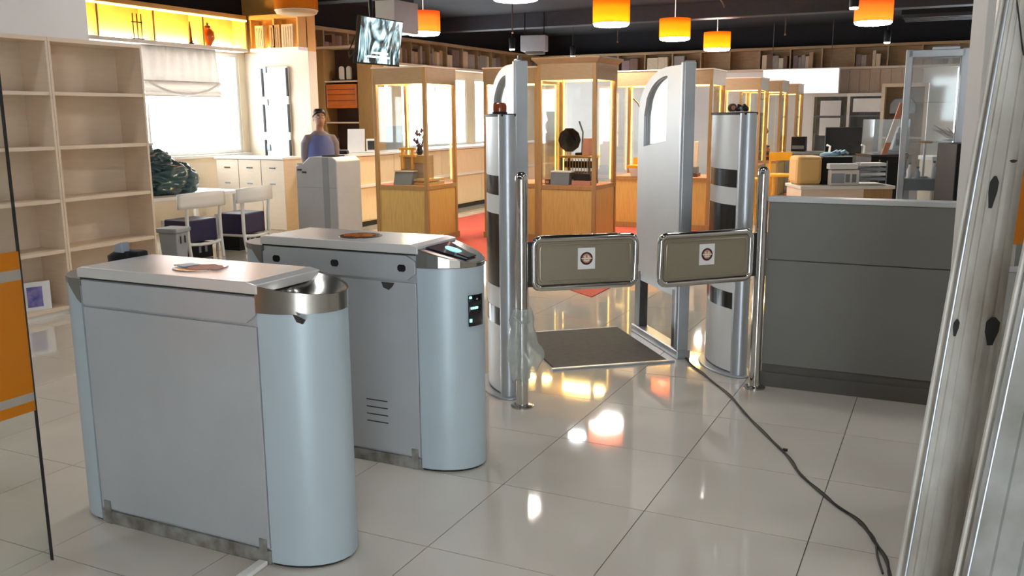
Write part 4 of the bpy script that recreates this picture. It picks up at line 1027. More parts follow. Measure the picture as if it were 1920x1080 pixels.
# ================================================================== STAFF COUNTER AND ITEMS
t = thing('staff_counter', 'long pale maple service counter behind the display cases', 'counter', (-7.94, 10.7, 0))
Lk = 9.0
BX(-0.48, -0.03, 0, Lk, 0.08, 1.07).build('carcass', M['maple2'], t)
for k in range(6):
    BX(-0.03, -0.006, 1.5 * k + 0.004, 1.5 * k + 1.496, 0.64, 1.06).build('upper_front', M['maple2'], t, 0.002)
    BX(-0.03, -0.012, 1.5 * k + 0.004, 1.5 * k + 1.496, 0.1, 0.6).build('lower_front', M['maple2'], t, 0.002)
BX(-0.03, 0.03, 0, Lk, 0.6, 0.64).build('ledge', M['whitelam'], t, 0.004)
BX(-0.5, 0.03, -0.02, Lk, 1.07, 1.105).build('worktop', M['whitelam'], t, 0.006)
BX(-0.46, -0.06, 0.02, Lk - 0.02, 0, 0.08).build('kick', M['seam'], t)
def on_counter(px, dx=0.3): q = at(px, 284, X=-7.94 - dx); return (q.x, q.y, 1.106)
p = on_counter(668, 0.25)
t = thing('sign_board', 'white tilted board standing on the service counter', 'board', p, math.radians(28))
MB().plate([(-0.02, 0), (0.0, 0), (0.09, 0.36), (0.075, 0.36)], -0.13, 0.13).build('board', M['paper'], t, 0.003)
BX(-0.13, 0.28, -0.06, 0.14, 0, 0.02).build('base', M['white'], t, 0.003)
p = on_counter(641, 0.2)
t = thing('desk_phone', 'black phone on the service counter beside the white board', 'phone', p, math.radians(25))
BX(-0.09, 0.09, -0.08, 0.08, 0, 0.05).build('base', M['blackplastic'], t, 0.01); BX(-0.1, -0.04, -0.09, 0.09, 0.05, 0.09).build('handset', M['blackplastic'], t, 0.015); BX(0.0, 0.07, -0.06, -0.02, 0.05, 0.056).build('display', M['bluepic'], t)
p = on_counter(626, 0.35)
t = thing('speaker_box', 'small black speaker at the near end of the service counter', 'speaker', (p[0], p[1], p[2]), math.radians(20))
BX(-0.07, 0.07, -0.07, 0.07, 0, 0.24).build('body', M['blackplastic'], t, 0.008); MB().lathe([(0.045, -0.076), (0.03, -0.07)], n=18, ax='y').build('cone', M['seam'], t, 0, True, loc=(0, 0, 0.1))
p = on_counter(697, 0.3)
t = thing('photo_frame', 'small white photo frame on the service counter beside the first display case', 'photo frame', p, math.radians(30))
BX(-0.08, 0.08, -0.01, 0.01, 0, 0.2).build('frame', M['white'], t, 0.003); BX(-0.06, 0.06, -0.013, -0.01, 0.03, 0.17).build('print', M['seam'], t)
t = thing('office_chair', 'grey office chair behind the service counter', 'chair', (-9.12, 13.95, 0), math.radians(40))
def cb_(u, v): return (-0.24 * (1 - 0.25 * v) + 0.48 * (1 - 0.25 * v) * u, -0.05 * math.sin(math.pi * u) , 0.6 + 0.88 * v)
MB().grid(cb_, 8, 6).build('backrest', M['greybin'], t, 0, True, solid=0.05)
BX(-0.24, 0.24, 0.0, 0.48, 0.44, 0.52).build('seat', M['greybin'], t, 0.02)
MB().lathe([(0.03, 0.1), (0.03, 0.44)], (0, 0.24, 0), 12).build('stem', M['chrome'], t, 0, True)
for k in range(5):
    a = 2 * math.pi * k / 5; MB().tube([(0, 0.24, 0.1), (0.27 * math.cos(a), 0.24 + 0.27 * math.sin(a), 0.04)], [.025, .018], 8).build('leg', M['blackplastic'], t, 0, True)
# wall shelving unit behind the counter
t = thing('shelving_unit', 'brown backed shelving unit behind the person', 'shelving', (-9.82, 12.6, 0))
BX(0, 0.28, 0, 0.35, 0, 2.76).build('side', M['wood_dk'], t, 0.003)
BX(0.95, 1.24, 0, 0.35, 0, 2.76).build('side', M['wood_dk'], t, 0.003)
BX(0.28, 0.95, 0.32, 0.35, 0, 2.76).build('back', M['brownback'], t)
for z in (1.1, 1.565, 2.24): BX(0.28, 0.95, 0.01, 0.32, z - 0.025, z).build('shelf', M['maple'], t, 0.002)
BX(0, 1.24, 0.0, 0.35, 2.76, 2.80).build('top', M['maple'], t, 0.003)
t = thing('orange_cabinet', 'glossy orange wall box on the shelving unit behind the person', 'box', (-9.53, 12.62, 1.79))
BX(0, 0.63, 0.0, 0.28, 0, 0.395).build('body', M['orange'], t, 0.01)
for z in (0.12, 0.22, 0.3): BX(0.02, 0.61, -0.008, 0.0, z, z + 0.012).build('ridge', M['amber'], t, 0.002)
for x in (0.015, 0.6): BX(x, x + 0.015, -0.01, 0.0, 0.02, 0.38).build('edge_strip', M['tan'], t)
for lab, x in (('left white rounded tablet on the upper brown shelf', -9.25), ('right white rounded tablet on the upper brown shelf', -9.1)):
    t = thing('tablet_ornament', lab, 'ornament', (x, 12.7, 2.241), 0, 'white rounded tablets')
    MB().slab([(-0.045, 0.02), (0.045, 0.02)] + [(0.045 * math.cos(a), 0.19 + 0.045 * math.sin(a)) for a in [math.pi * k / 10 for k in range(11)]], -0.02, 0.02).build('slab', M['whitelam'], t, 0.004)
    BX(-0.055, 0.055, -0.03, 0.03, 0, 0.02).build('base', M['seam'], t, 0.003)
BX(-9.41, -9.28, 12.64, 12.72, 2.241, 2.275).build('x', M['blackplastic']).name = 'black_box'
tag(bpy.data.objects['black_box'], 'flat black box beside the white tablets on the brown shelf', 'box')

# ================================================================== DISPLAY CASES
def case(label, cx, cy, w=0.8, d=0.8, H=2.25, cornice=False, lit=True, group='glazed wooden display cases'):
    t = thing('display_case', label, 'display case', (cx, cy, 0.0085), 0, group)
    a, b, p = w / 2, d / 2, 0.05
    zs, zh = 0.75, H - 0.2
    BX(-a - .015, a + .015, -b - .015, b + .015, 0, 0.08).build('plinth', M['wood_dk'], t, 0.004)
    for sx in (-1, 1):
        for sy in (-1, 1):
            BX(min(sx * a, sx * (a - p)), max(sx * a, sx * (a - p)), min(sy * b, sy * (b - p)), max(sy * b, sy * (b - p)), 0.08, H).build('post', M['wood_dk'], t, 0.004)
    for s_ in (-1, 1):
        BX(-a + p, a - p, min(s_ * (b - .012), s_ * (b - .03)), max(s_ * (b - .012), s_ * (b - .03)), 0.08, zs - 0.05).build('base_panel', M['wood'], t)
        BX(min(s_ * (a - .012), s_ * (a - .03)), max(s_ * (a - .012), s_ * (a - .03)), -b + p, b - p, 0.08, zs - 0.05).build('base_panel', M['wood'], t)
        BX(-a + p, a - p, min(s_ * b, s_ * (b - .03)), max(s_ * b, s_ * (b - .03)), zs - 0.05, zs).build('sill_rail', M['wood_dk'], t)
        BX(min(s_ * a, s_ * (a - .03)), max(s_ * a, s_ * (a - .03)), -b + p, b - p, zs - 0.05, zs).build('sill_rail', M['wood_dk'], t)
        BX(-a + p, a - p, min(s_ * b, s_ * (b - .03)), max(s_ * b, s_ * (b - .03)), zh, H).build('header', M['header'], t)
        BX(min(s_ * a, s_ * (a - .03)), max(s_ * a, s_ * (a - .03)), -b + p, b - p, zh, H).build('header', M['header'], t)
        BX(-a + p, a - p, min(s_ * (b - .018), s_ * (b - .024)), max(s_ * (b - .018), s_ * (b - .024)), zs, zh).build('glass_pane', M['glass'], t)
        BX(min(s_ * (a - .018), s_ * (a - .024)), max(s_ * (a - .018), s_ * (a - .024)), -b + p, b - p, zs, zh).build('glass_pane', M['glass'], t)
    BX(-a + .03, a - .03, -b + .03, b - .03, zs - 0.03, zs).build('display_floor', M['cloth_red'], t)
    BX(-a + .03, a - .03, -b + .03, b - .03, H - 0.03, H).build('roof', M['wood'], t)
    if cornice:
        MB().loft([((0, 0, H - 0.01), a * 1.414 + .0, b * 1.414), ((0, 0, H + 0.04), a * 1.414 + .06, b * 1.414 + .06), ((0, 0, H + 0.07), a * 1.414 + .09, b * 1.414 + .09)], 4)
        mb = MB()
        rings = [(a, b, H), (a + .02, b + .02, H + .02), (a + .06, b + .06, H + .06), (a + .06, b + .06, H + .08)]
        vs, fs = [], []
        for (ra, rb, z) in rings: vs += [(-ra, -rb, z), (ra, -rb, z), (ra, rb, z), (-ra, rb, z)]
        for i in range(3):
            for k in range(4): fs.append((4 * i + k, 4 * i + (k + 1) % 4, 4 * i + 4 + (k + 1) % 4, 4 * i + 4 + k))
        fs += [(3, 2, 1, 0), (12, 13, 14, 15)]
        mb.add(vs, fs).build('cornice', M['header'], t)
    else:
        BX(-a - .012, a + .012, -b - .012, b + .012, H, H + 0.02).build('top_lip', M['maple'], t, 0.004)
    if lit:
        for s_ in (-1, 1):
            BX(min(s_ * (a - .056), s_ * (a - .07)), max(s_ * (a - .056), s_ * (a - .07)), b - .07, b - .056, zs + 0.05, zh).build('glow_strip', M['caseglow'], t)  # added glowing strips imitate the yellow light falling on the rear posts
        BX(-a + .08, a - .08, b - .09, b - .06, zh + 0.06, zh + 0.09).build('glow_strip', M['caselight'], t)
    return t
C1 = (-6.06 - 0.4, 10.07 + 0.4); C2 = (-4.89 - 0.4, 10.95 + 0.4); C3 = (-4.03 - 0.4, 10.8 + 0.4); C4 = (-3.05 - 0.74, 12.8 + 0.4)
case('first display case from the left with an open book model', *C1)
case('second display case, behind the left security column', *C2)
case('tall central display case with a flared cornice', *C3, H=2.28, cornice=True)
case('wide display case behind the right antenna panel', *C4, w=1.48)
case('display case behind the right security column', -3.05 - 0.4, 16.3 + 0.4)
case('second to last display case of the right row', -2.97 - 0.4, 18.0 + 0.4)
case('last display case of the right row by the white wall', -3.0 - 0.4, 20.2 + 0.4)
# exhibits --------------------------------------------------------
zf = 0.7595
def ex(name, label, cat, c, dx, dy, rz=0): return thing(name, label, cat, (c[0] + dx, c[1] + dy, zf), rz)
t = ex('tilted_book', 'grey tilted book at the front of the first display case', 'book', C1, -0.05, -0.24)
MB().plate([(-0.06, 0), (0.1, 0), (0.1, 0.17), (-0.0, 0.17)], -0.14, 0.14).build('block', M['greybox'], t, 0.004); BX(-0.15, 0.15, -0.02, 0.1, 0.17, 0.185).build('cover', M['maple'], t, 0.003)
t = ex('wooden_model', 'yellow wooden frame model on a grey block in the first display case', 'model', C1, -0.02, -0.0)
BX(-0.16, 0.2, -0.12, 0.14, 0, 0.38).build('block', M['frieze'], t, 0.005)
for x in (-0.12, 0.03): BX(x, x + 0.03, -0.16, -0.12, 0.2, 0.48).build('upright', M['yellowwood'], t)
for z in (0.36, 0.45): BX(-0.15, 0.1, -0.165, -0.13, z, z + 0.03).build('crossbar', M['yellowwood'], t)
BX(0.05, 0.24, -0.15, -0.12, 0.28, 0.36).build('nameplate', M['brass'], t, 0.004)
t = ex('dried_bouquet', 'dried purple bouquet in the first display case', 'flowers', C1, 0.02, 0.05)
t.location.z = zf + 0.381
MB().lathe([(0.03, 0), (0.05, 0.04), (0.03, 0.1)], n=14).build('vase', M['iron'], t, 0, True)
rnd = random.Random(2)
for k in range(14):
    a = rnd.uniform(0, 6.28); r_ = rnd.uniform(0.02, 0.1); h_ = rnd.uniform(0.16, 0.36)
    st = MB().tube([(0, 0, 0.08), (r_ * .5 * math.cos(a), r_ * .5 * math.sin(a), h_ * .6), (r_ * math.cos(a), r_ * math.sin(a), h_)], 0.005, 5).build('stem', M['darkwood'], t)
    MB().lathe([(0.004, -0.02), (0.024, 0), (0.016, 0.02), (0.002, 0.04)], n=6).build('bloom', M['dried'], st, loc=(r_ * math.cos(a), r_ * math.sin(a), h_))
t = ex('wood_tray', 'shallow wooden tray stack at the right of the first display case', 'tray', C1, 0.22, -0.05)
for k in range(2): BX(-0.12, 0.12, -0.2, 0.2, 0.045 * k, 0.045 * k + 0.035).build('tray', M['wood'], t, 0.004)
# case 2
t = ex('white_carton', 'white carton in the second display case', 'carton', C2, -0.15, -0.1); BX(-0.12, 0.12, -0.1, 0.1, 0, 0.32).build('box', M['paper'], t, 0.004); BX(-0.122, 0.122, -0.102, 0.102, 0.3, 0.33).build('lid', M['whitelam'], t, 0.003)
# case 3
t = ex('typewriter', 'antique brass typewriter frame in the central display case', 'typewriter', C3, 0.02, 0.0)
BX(-0.2, 0.22, -0.15, 0.15, 0.0, 0.04).build('base', M['iron'], t, 0.004)
for x in (-0.19, 0.2):
    for y in (-0.14, 0.13): BX(x - .012, x + .012, y - .012, y + .012, 0.04, 0.34).build('pillar', M['darkwood'], t)
BX(-0.22, 0.24, -0.17, 0.16, 0.34, 0.37).build('top_rail', M['brass'], t, 0.006)
for k in range(9): BX(-0.16 + 0.04 * k, -0.152 + 0.04 * k, -0.13, -0.12, 0.1, 0.33).build('type_bar', M['brass'], t)
MB().lathe([(0.045, -0.2), (0.045, 0.2)], (0.01, 0.0, 0.25), 16, 'x').build('roller', M['iron'], t, 0, True)
BX(-0.17, 0.19, -0.11, 0.1, 0.06, 0.16).build('mechanism', M['darkwood'], t, 0.006)
t = ex('gramophone_horn', 'dark gramophone horn on top of the typewriter', 'horn', C3, -0.02, 0.04); t.location.z = zf + 0.372
MB().lathe([(0.02, 0.16), (0.04, 0.08), (0.09, 0.0), (0.16, -0.07), (0.155, -0.075), (0.08, -0.005), (0.03, 0.075), (0.012, 0.15)], n=10, ax='y').build('horn', M['iron'], t, 0, False, loc=(-0.06, -0.06, 0.2))
MB().tube([(0.04, 0.06, 0), (0.05, 0.07, 0.3), (0.0, 0.06, 0.44)], 0.012, 8).build('arm', M['darkmetal'], t, 0, True)
BX(-0.04, 0.12, 0.02, 0.12, 0, 0.03).build('stand', M['iron'], t, 0.004)
MB().loft([((0.16, 0.0, 0.0), .09, .08), ((0.16, 0, 0.12), .085, .075), ((0.16, 0, 0.22), .07, .06)], 10).build('sound_box', M['tan'], t)
t = ex('grey_album', 'grey archive album leaning at the front of the central display case', 'album', C3, -0.13, -0.26); MB().plate([(-0.05, 0), (0.06, 0), (0.07, 0.16), (-0.02, 0.16)], -0.13, 0.13).build('block', M['greybox'], t, 0.004); BX(-0.13, 0.16, -0.03, 0.08, 0.16, 0.18).build('cover', M['paper'], t, 0.003)
t = ex('dark_case', 'small dark case with a pale tray beside the grey album', 'case', C3, 0.16, -0.24); BX(-0.12, 0.14, -0.07, 0.08, 0.0, 0.06).build('tray', M['tan'], t, 0.004); BX(-0.1, 0.13, -0.05, 0.07, 0.06, 0.15).build('body', M['iron'], t, 0.006)
t = ex('name_block', 'tiny red brown block at the corner of the central display case', 'block', C3, -0.3, -0.28); BX(-0.035, 0.035, -0.03, 0.03, 0, 0.07).build('block', M['darkwood'], t, 0.003); BX(-0.02, 0.02, -0.033, -0.03, 0.02, 0.05).build('label', M['tan'], t)
# case 4
t = ex('projector', 'antique projector on a stand in the wide display case', 'projector', C4, -0.16, 0.1)
MB().lathe([(0.12, 0), (0.12, 0.02), (0.03, 0.04), (0.025, 0.42)], n=16).build('stand', M['greybox'], t, 0, True)
BX(-0.1, 0.12, -0.06, 0.06, 0.42, 0.62).build('housing', M['iron'], t, 0.01)
MB().lathe([(0.035, -0.14), (0.045, -0.02)], n=14, ax='y').build('lens', M['darkmetal'], t, 0, True, loc=(-0.02, -0.05, 0.52))
MB().loft([((0.05, 0, 0.62), .06, .06), ((0.06, 0, 0.72), .11, .09), ((0.04, 0, 0.82), .06, .06), ((0.05, 0, 0.95), .09, .07)], 9).build('chimney', M['greybox'], t)
MB().tube([(-0.06, 0, 0.62), (-0.2, -0.02, 0.74), (-0.28, -0.03, 0.66)], 0.012, 8).build('arm', M['iron'], t, 0, True)
t = ex('cane', 'slim bent cane leaning in the left of the wide display case', 'cane', C4, -0.44, 0.05); MB().tube([(0, 0, 0), (0.005, 0, 0.6), (0.0, 0, 0.95), (-0.04, 0, 1.05), (-0.12, 0, 1.13)], 0.01, 8).build('shaft', M['darkwood'], t, 0, True); MB().lathe([(0.02, 0), (0.02, 0.03)], n=10).build('ferrule', M['iron'], t)
t = ex('open_box', 'white open box with yellow tray at the front of the wide display case', 'box', C4, -0.3, -0.22)
MB().loft([((0, 0, 0), .2, .15), ((0, 0, 0.12), .24, .19)], 4).build('box', M['whitelam'], t, 0, rot=(0, 0, math.pi / 4)); BX(-0.2, 0.2, -0.16, 0.16, 0.12, 0.16).build('tray', M['yellowwood'], t, 0.004); BX(-0.2, 0.2, 0.13, 0.16, 0.16, 0.26).build('lid', M['yellowwood'], t, 0.003)
t = ex('stone_plaque', 'pale stone plaques at the right of the wide display case', 'plaque', C4, 0.34, -0.12); BX(-0.15, 0.17, -0.1, 0.1, 0, 0.05).build('base', M['darkwood'], t, 0.003); BX(-0.13, 0.15, -0.06, 0.08, 0.05, 0.14).build('slab', M['greybox'], t, 0.006); MB().plate([(-0.03, 0.14), (0.05, 0.14), (0.08, 0.5), (0.05, 0.5)], -0.1, 0.14).build('tablet', M['maple'], t, 0.004)
# cases 5-7
for i, (c, lab) in enumerate((((-3.45, 16.7), 'brass coil ornament in the display case behind the right security column'), ((-3.37, 18.4), 'stacked brass rings in the second to last display case'), ((-3.4, 20.6), 'red and white figurine in the last display case'))):
    t = ex('ornament', lab, 'ornament', c, 0.1, -0.2)
    if i < 2:
        for k in range(5): MB().tube([((.1 - .01 * k) * math.cos(a), (.1 - .01 * k) * math.sin(a), 0.03 + 0.06 * k) for a in [2 * math.pi * q / 14 for q in range(14)]], 0.028, 8, True).build('ring', M['brass'] if k % 2 else M['darkwood'], t, 0, True)
        MB().lathe([(0.02, 0), (0.02, 0.5), (0.06, 0.56), (0.0, 0.66)], n=12).build('finial', M['brass'], t, 0, True)
    else:
        MB().lathe([(0.08, 0), (0.07, 0.1), (0.04, 0.3), (0.05, 0.4), (0.03, 0.5)], n=14).build('body', M['cloth_red'], t, 0, True)
        MB().lathe([(0.02, 0.48), (0.07, 0.55), (0.075, 0.62), (0.03, 0.7)], n=14).build('head', M['whitelam'], t, 0, True)

# red carpet under the cases
cp = [(-2.88, 7.65), (-2.88, 21.4), (-7.2, 21.4), (-7.2, 9.9), (-5.75, 9.9), (-4.74, 9.15)]
o = MB().prism(cp, 0.0005, 0.008).build('carpet', M['carpet']); tag(o, 'red carpet under the display cases', 'carpet')

# ================================================================== LAMPS
def pendant(label, px, py, lit=1, red=False, z=2.88, r=0.25):
    q = at(px, py, z=z)
    t = thing('pendant_lamp', label, 'lamp', (q.x, q.y, z), 0, 'orange drum pendant lamps')
    n = 36; h = 0.30
    MB().grid(lambda u, v: (r * math.cos(2 * math.pi * u), r * math.sin(2 * math.pi * u), 0.012 + h * v), n, 3).build('shade', M['shade_red'] if red else M['shade'], t, 0, True, solid=0.006)
    MB().lathe([(r * 0.8, -0.034), (r - 0.02, -0.026), (r - 0.006, -0.008), (r - 0.006, 0.016)], n=n).build('diffuser', M['diffuser'] if lit else M['unlit'], t, 0, True)
    MB().tube([(r * math.cos(2 * math.pi * k / 24), r * math.sin(2 * math.pi * k / 24), 0.012) for k in range(24)], 0.006, 6, True).build('rim', M['whiteplastic'], t, 0, True)
    MB().tube([(0, 0, 0.03), (0, 0, ZC - z)], 0.006, 6).build('cord', M['whiteplastic'], t, 0, True)
    for a in (0, 2.094, 4.188): MB().tube([(0, 0, h - .02), (r * math.cos(a), r * math.sin(a), h - .02)], 0.004, 5).build('spoke', M['darkmetal'], t)
    MB().lathe([(0.05, ZC - z - 0.03), (0.05, ZC - z)], n=16).build('canopy', M['blackplastic'], t)
    if lit == 2: MB().lathe([(0.0, -0.055), (0.04, -0.04), (0.055, 0.0), (0.04, 0.004)], n=16).build('bulb', M['bulb'], t, 0, True)
    return t
pendant('unlit orange drum lamp above the corner shelf', 556, 22, 0)
pendant('coral drum lamp hanging beside the television', 794, 62, 2, True)
pendant('largest orange drum lamp in the middle of the ceiling', 1146, 45)
pendant('orange drum lamp second in the row receding to the back', 1265, 72)
pendant('small orange drum lamp furthest back in the row', 1344, 92)
pendant('orange drum lamp with a glaring bulb at the upper right', 1637, 42, 2, True)
pendant('drum lamp cut off by the top edge left of centre', 967, -4)
def spot(label, px, py):
    q = at(px, py, z=2.95)
    t = thing('spot_lamp', label, 'lamp', (q.x, q.y, 2.95), 0, 'small black hanging spot lamps')
    MB().lathe([(0.05, 0.0), (0.06, 0.02), (0.065, 0.2), (0.05, 0.22)], n=18).build('housing', M['blackplastic'], t, 0, True)
    MB().lathe([(0.048, -0.022), (0.055, -0.005), (0.05, 0.0)], n=18).build('lens', M['spot'], t, 0, True)
    MB().tube([(0, 0, 0.2), (0, 0, ZC - 2.95)], 0.006, 6).build('stem', M['darkmetal'], t)
spot('small spot lamp left of the grey air conditioner', 960, 92)
spot('small spot lamp above the central display case', 1074, 105)
spot('small spot lamp beside the upper right drum lamp', 1601, 14)
spot('small spot lamp below the upper right drum lamp', 1663, 79)
# downlights out of view; the gridded rows are added to brighten floor and turnstiles
M['down'] = emit('downlight_lens', (0.97, 0.98, 1.0, 1), DOWN_L)
def downlight(label, x, y, r=0.16):
    t = thing('unseen_downlight', label, 'lamp', (x, y, ZC), 0, 'round ceiling downlights')
    MB().lathe([(r + 0.03, -0.03), (r + 0.03, 0.0)], n=28).build('housing', M['blackplastic'], t, 0, True)
    MB().lathe([(r, -0.034), (r + 0.005, -0.03)], n=28).build('lens', M['down'], t, 0, True)
k = 0
for y, rw in ((0.6, 'over the photographer'), (3.4, 'over the turnstiles'), (6.2, 'over the swing gates')):
    for x, cl_n in ((-6.0, 'leftmost'), (-3.4, 'second'), (-0.9, 'third'), (1.6, 'rightmost')):
        downlight('%s added unseen round downlight of the row %s' % (cl_n, rw), x, y)
q = at(1088, -39, z=ZC); downlight('warm round downlight mirrored in the floor in front of the gates', q.x, q.y, 0.14)
# ceiling bits
for lab, px, py in (('thin sprinkler drop above the spot lamp left of centre', 961, 62), ('thin sprinkler drop between the two middle drum lamps', 1158, 80), ('thin sprinkler drop left of the upper right drum lamp', 1472, 66)):
    q = at(px, py, z=3.1); t = thing('sprinkler', lab, 'sprinkler', (q.x, q.y, 3.1), 0, 'sprinkler drops')
    MB().tube([(0, 0, 0.02), (0, 0, ZC - 3.1)], 0.012, 6).build('pipe', M['brownback'], t); MB().lathe([(0.02, 0), (0.012, 0.03)], n=10).build('head', M['brass'], t)
q = at(1002, 97, d=19.0)
t = thing('air_conditioner', 'grey white air conditioner unit hung under the ceiling', 'air conditioner', (q.x, q.y, q.z), math.radians(12))
BX(-0.26, 0.26, -0.15, 0.15, 0.0, 0.32).build('body', M['greybin'], t, 0.02); BX(-0.16, 0.2, -0.13, 0.13, -0.05, 0.0).build('vent_tray', M['darkmetal'], t, 0.01)
for x in (-0.2, 0.2): MB().tube([(x, 0, 0.32), (x, 0, ZC - q.z)], 0.012, 6).build('hanger', M['blackplastic'], t)
q = at(745, 42, d=13.0)
t = thing('duct_box', 'grey box under the ceiling between the television and the coral lamp', 'duct', (q.x, q.y, q.z - 0.15), 0)
BX(-0.16, 0.16, -0.3, 0.3, 0, 0.42).build('box', M['greybin'], t, 0.01); BX(-0.12, 0.12, -0.25, 0.25, 0.42, ZC - q.z + 0.15).build('neck', M['beam'], t)
q = at(1760, 35, z=3.45)
t = thing('ceiling_grille', 'dark louvred grille in the ceiling at the upper right', 'grille', (q.x, q.y, 3.45))
BX(-0.65, 0.65, -0.5, 0.5, 0.06, ZC - 3.45).build('box', M['black'], t)
for k in range(4): BX(-0.62, 0.62, -0.45 + 0.26 * k, -0.33 + 0.26 * k, 0.0, 0.06).build('slat', M['beam'], t)
q = at(1358, 10, z=3.3)
t = thing('ceiling_bracket', 'small rusty bracket hanging from the ceiling near the top edge', 'bracket', (q.x, q.y, 3.3)); MB().tube([(0.0, 0, 0.0), (-0.03, 0, 0.08), (-0.12, 0, 0.16), (-0.14, 0, ZC - 3.3)], [0.012, 0.03, 0.02, 0.02], 8).build('arm', M['darkwood'], t); MB().lathe([(0.004, -0.04), (0.02, 0.0)], n=8).build('tip', M['darkwood'], t)

# ================================================================== TELEVISION
t = thing('television', 'flat television hung tilted from the ceiling', 'television', (-6.20, 9.31, 2.52), 0)
tl = math.radians(9)   # top leans towards the room
def tvb(x0, x1, y0, y1, z0, z1, nm, m_, bev=0.0, par=t):
    o = BX(x0, x1, y0, y1, z0, z1).build(nm, m_, par, bev); 
    if par is t: o.rotation_euler = (0, tl, 0)
    return o
sh = tvb(-0.05, 0.0, -0.45, 0.45, -0.27, 0.27, 'housing', M['blackplastic'], 0.006)
tvb(0.0, 0.002, -0.435, 0.435, -0.25, 0.258, 'screen', M['screen'])
for k, (y0, y1) in enumerate(((-0.25, 0.22), (-0.17, 0.18))): tvb(0.002, 0.003, y0, y1, -0.19 + 0.045 * k, -0.165 + 0.045 * k, 'caption_bar', emit('caption%d' % k, (0.9, 0.97, 1, 1), 1.0))
tvb(0.0, 0.004, -0.45, 0.45, -0.27, -0.25, 'lower_bezel', M['blackgloss'])
MB().tube([(-0.03, 0, 0), (-0.12, 0, 0.05), (-0.14, 0, ZC - 2.52)], 0.022, 10).build('ceiling_pole', M['blackplastic'], t, 0, True)
MB().tube([(-0.04, -0.42, -0.1), (-0.1, -0.5, -0.2), (-0.25, -0.3, -0.12), (-0.16, -0.1, 0.3)], 0.008, 6).build('cable', M['seam'], t, 0, True)

# ================================================================== RIGHT HAND WORK AREA
def px_thing(name, label, cat, px, z, d, rz=0.0, group=None):
    q = at(px, 300, d=d); return thing(name, label, cat, (q.x, q.y, z), rz, group)
A_ = 0.0
# white desk
q0, q1 = at(1492, 350, d=11.3), at(1664, 350, d=11.3)
t = thing('desk', 'white desk behind the grey counter carrying printer and papers', 'desk', (at(1578, 350, d=11.5).x, at(1578, 350, d=11.5).y, 0), AZ)
BX(-0.6, 0.58, -0.25, 0.4, 0.72, 0.76).build('desktop', M['whitelam'], t, 0.008)
BX(-0.58, 0.2, -0.22, -0.2, 0.25, 0.72).build('modesty_panel', M['maple'], t)
MB().prism([(0.2, -0.22), (0.56, -0.22), (0.56, 0.36), (0.3, 0.36)], 0.02, 0.72).build('pedestal', M['wood_dk'], t, 0.004)
BX(-0.58, -0.54, -0.2, 0.38, 0.0, 0.72).build('leg', M['maple'], t)
dk = (t.location.x, t.location.y)
def on_desk(x, y): return on_local(dk, AZ, x, y, 0.761)
t = thing('laser_printer', 'black printer with a beige side on the white desk', 'printer', on_desk(-0.25, 0.16), AZ)
BX(-0.33, 0.0, -0.16, 0.2, 0.0, 0.36).build('side_cover', M['beigeplastic'], t, 0.05); BX(0.0, 0.38, -0.14, 0.2, 0.0, 0.35).build('body', M['blackplastic'], t, 0.01); BX(0.02, 0.36, -0.155, -0.14, 0.05, 0.2).build('tray', M['seam'], t)
p = on_desk(-0.07, 0.17)
t = thing('folded_gloves', 'pale blue folded gloves on top of the black printer', 'gloves', (p[0], p[1], 0.761 + 0.352), AZ)
MB().loft([((-0.05, 0, 0), .13, .07), ((-0.05, 0, 0.03), .12, .06), ((-0.06, 0, 0.05), .06, .03)], 12).build('cuff', M['blueglove'], t, 0, True)
for k in range(3): MB().tube([(-0.02 + 0.05 * k, -0.03, 0.035), (0.04 + 0.05 * k, 0.0, 0.06), (0.1 + 0.05 * k, 0.03, 0.03)], [.024, .022, .014], 8).build('finger', M['blueglove'], t, 0, True)
t = thing('label_printer', 'white label printer on the white desk in front of the black printer', 'printer', on_desk(-0.03, -0.08), AZ)
BX(-0.17, 0.19, -0.07, 0.04, 0.0, 0.19).build('body', M['whitelam'], t, 0.01); BX(-0.19, 0.17, -0.07, 0.05, 0.2, 0.27).build('lid', M['paper'], t, 0.01); BX(-0.16, 0.0, -0.078, -0.07, 0.03, 0.15).build('window', M['greybin'], t)
for k in range(2): BX(0.02 + 0.08 * k, 0.07 + 0.08 * k, -0.078, -0.07, 0.04, 0.14).build('panel', M['greybox'], t)
t = thing('paper_tray', 'clear stacked paper tray on the white desk beside the printer', 'paper tray', on_desk(0.36, 0.05), AZ)
for k in range(4): BX(-0.18, 0.18, -0.13, 0.13, 0.05 + 0.06 * k, 0.055 + 0.06 * k).build('tray', M['acrylic'], t); BX(-0.16, 0.16, -0.12, 0.11, 0.056 + 0.06 * k, 0.09 + 0.06 * k).build('paper_pile', M['paper'] if k % 2 else M['greybin'], t)
for x in (-0.17, 0.17):
    for y in (-0.12, 0.12): BX(x - .006, x + .006, y - .006, y + .006, 0, 0.3).build('post', M['acrylic'], t)
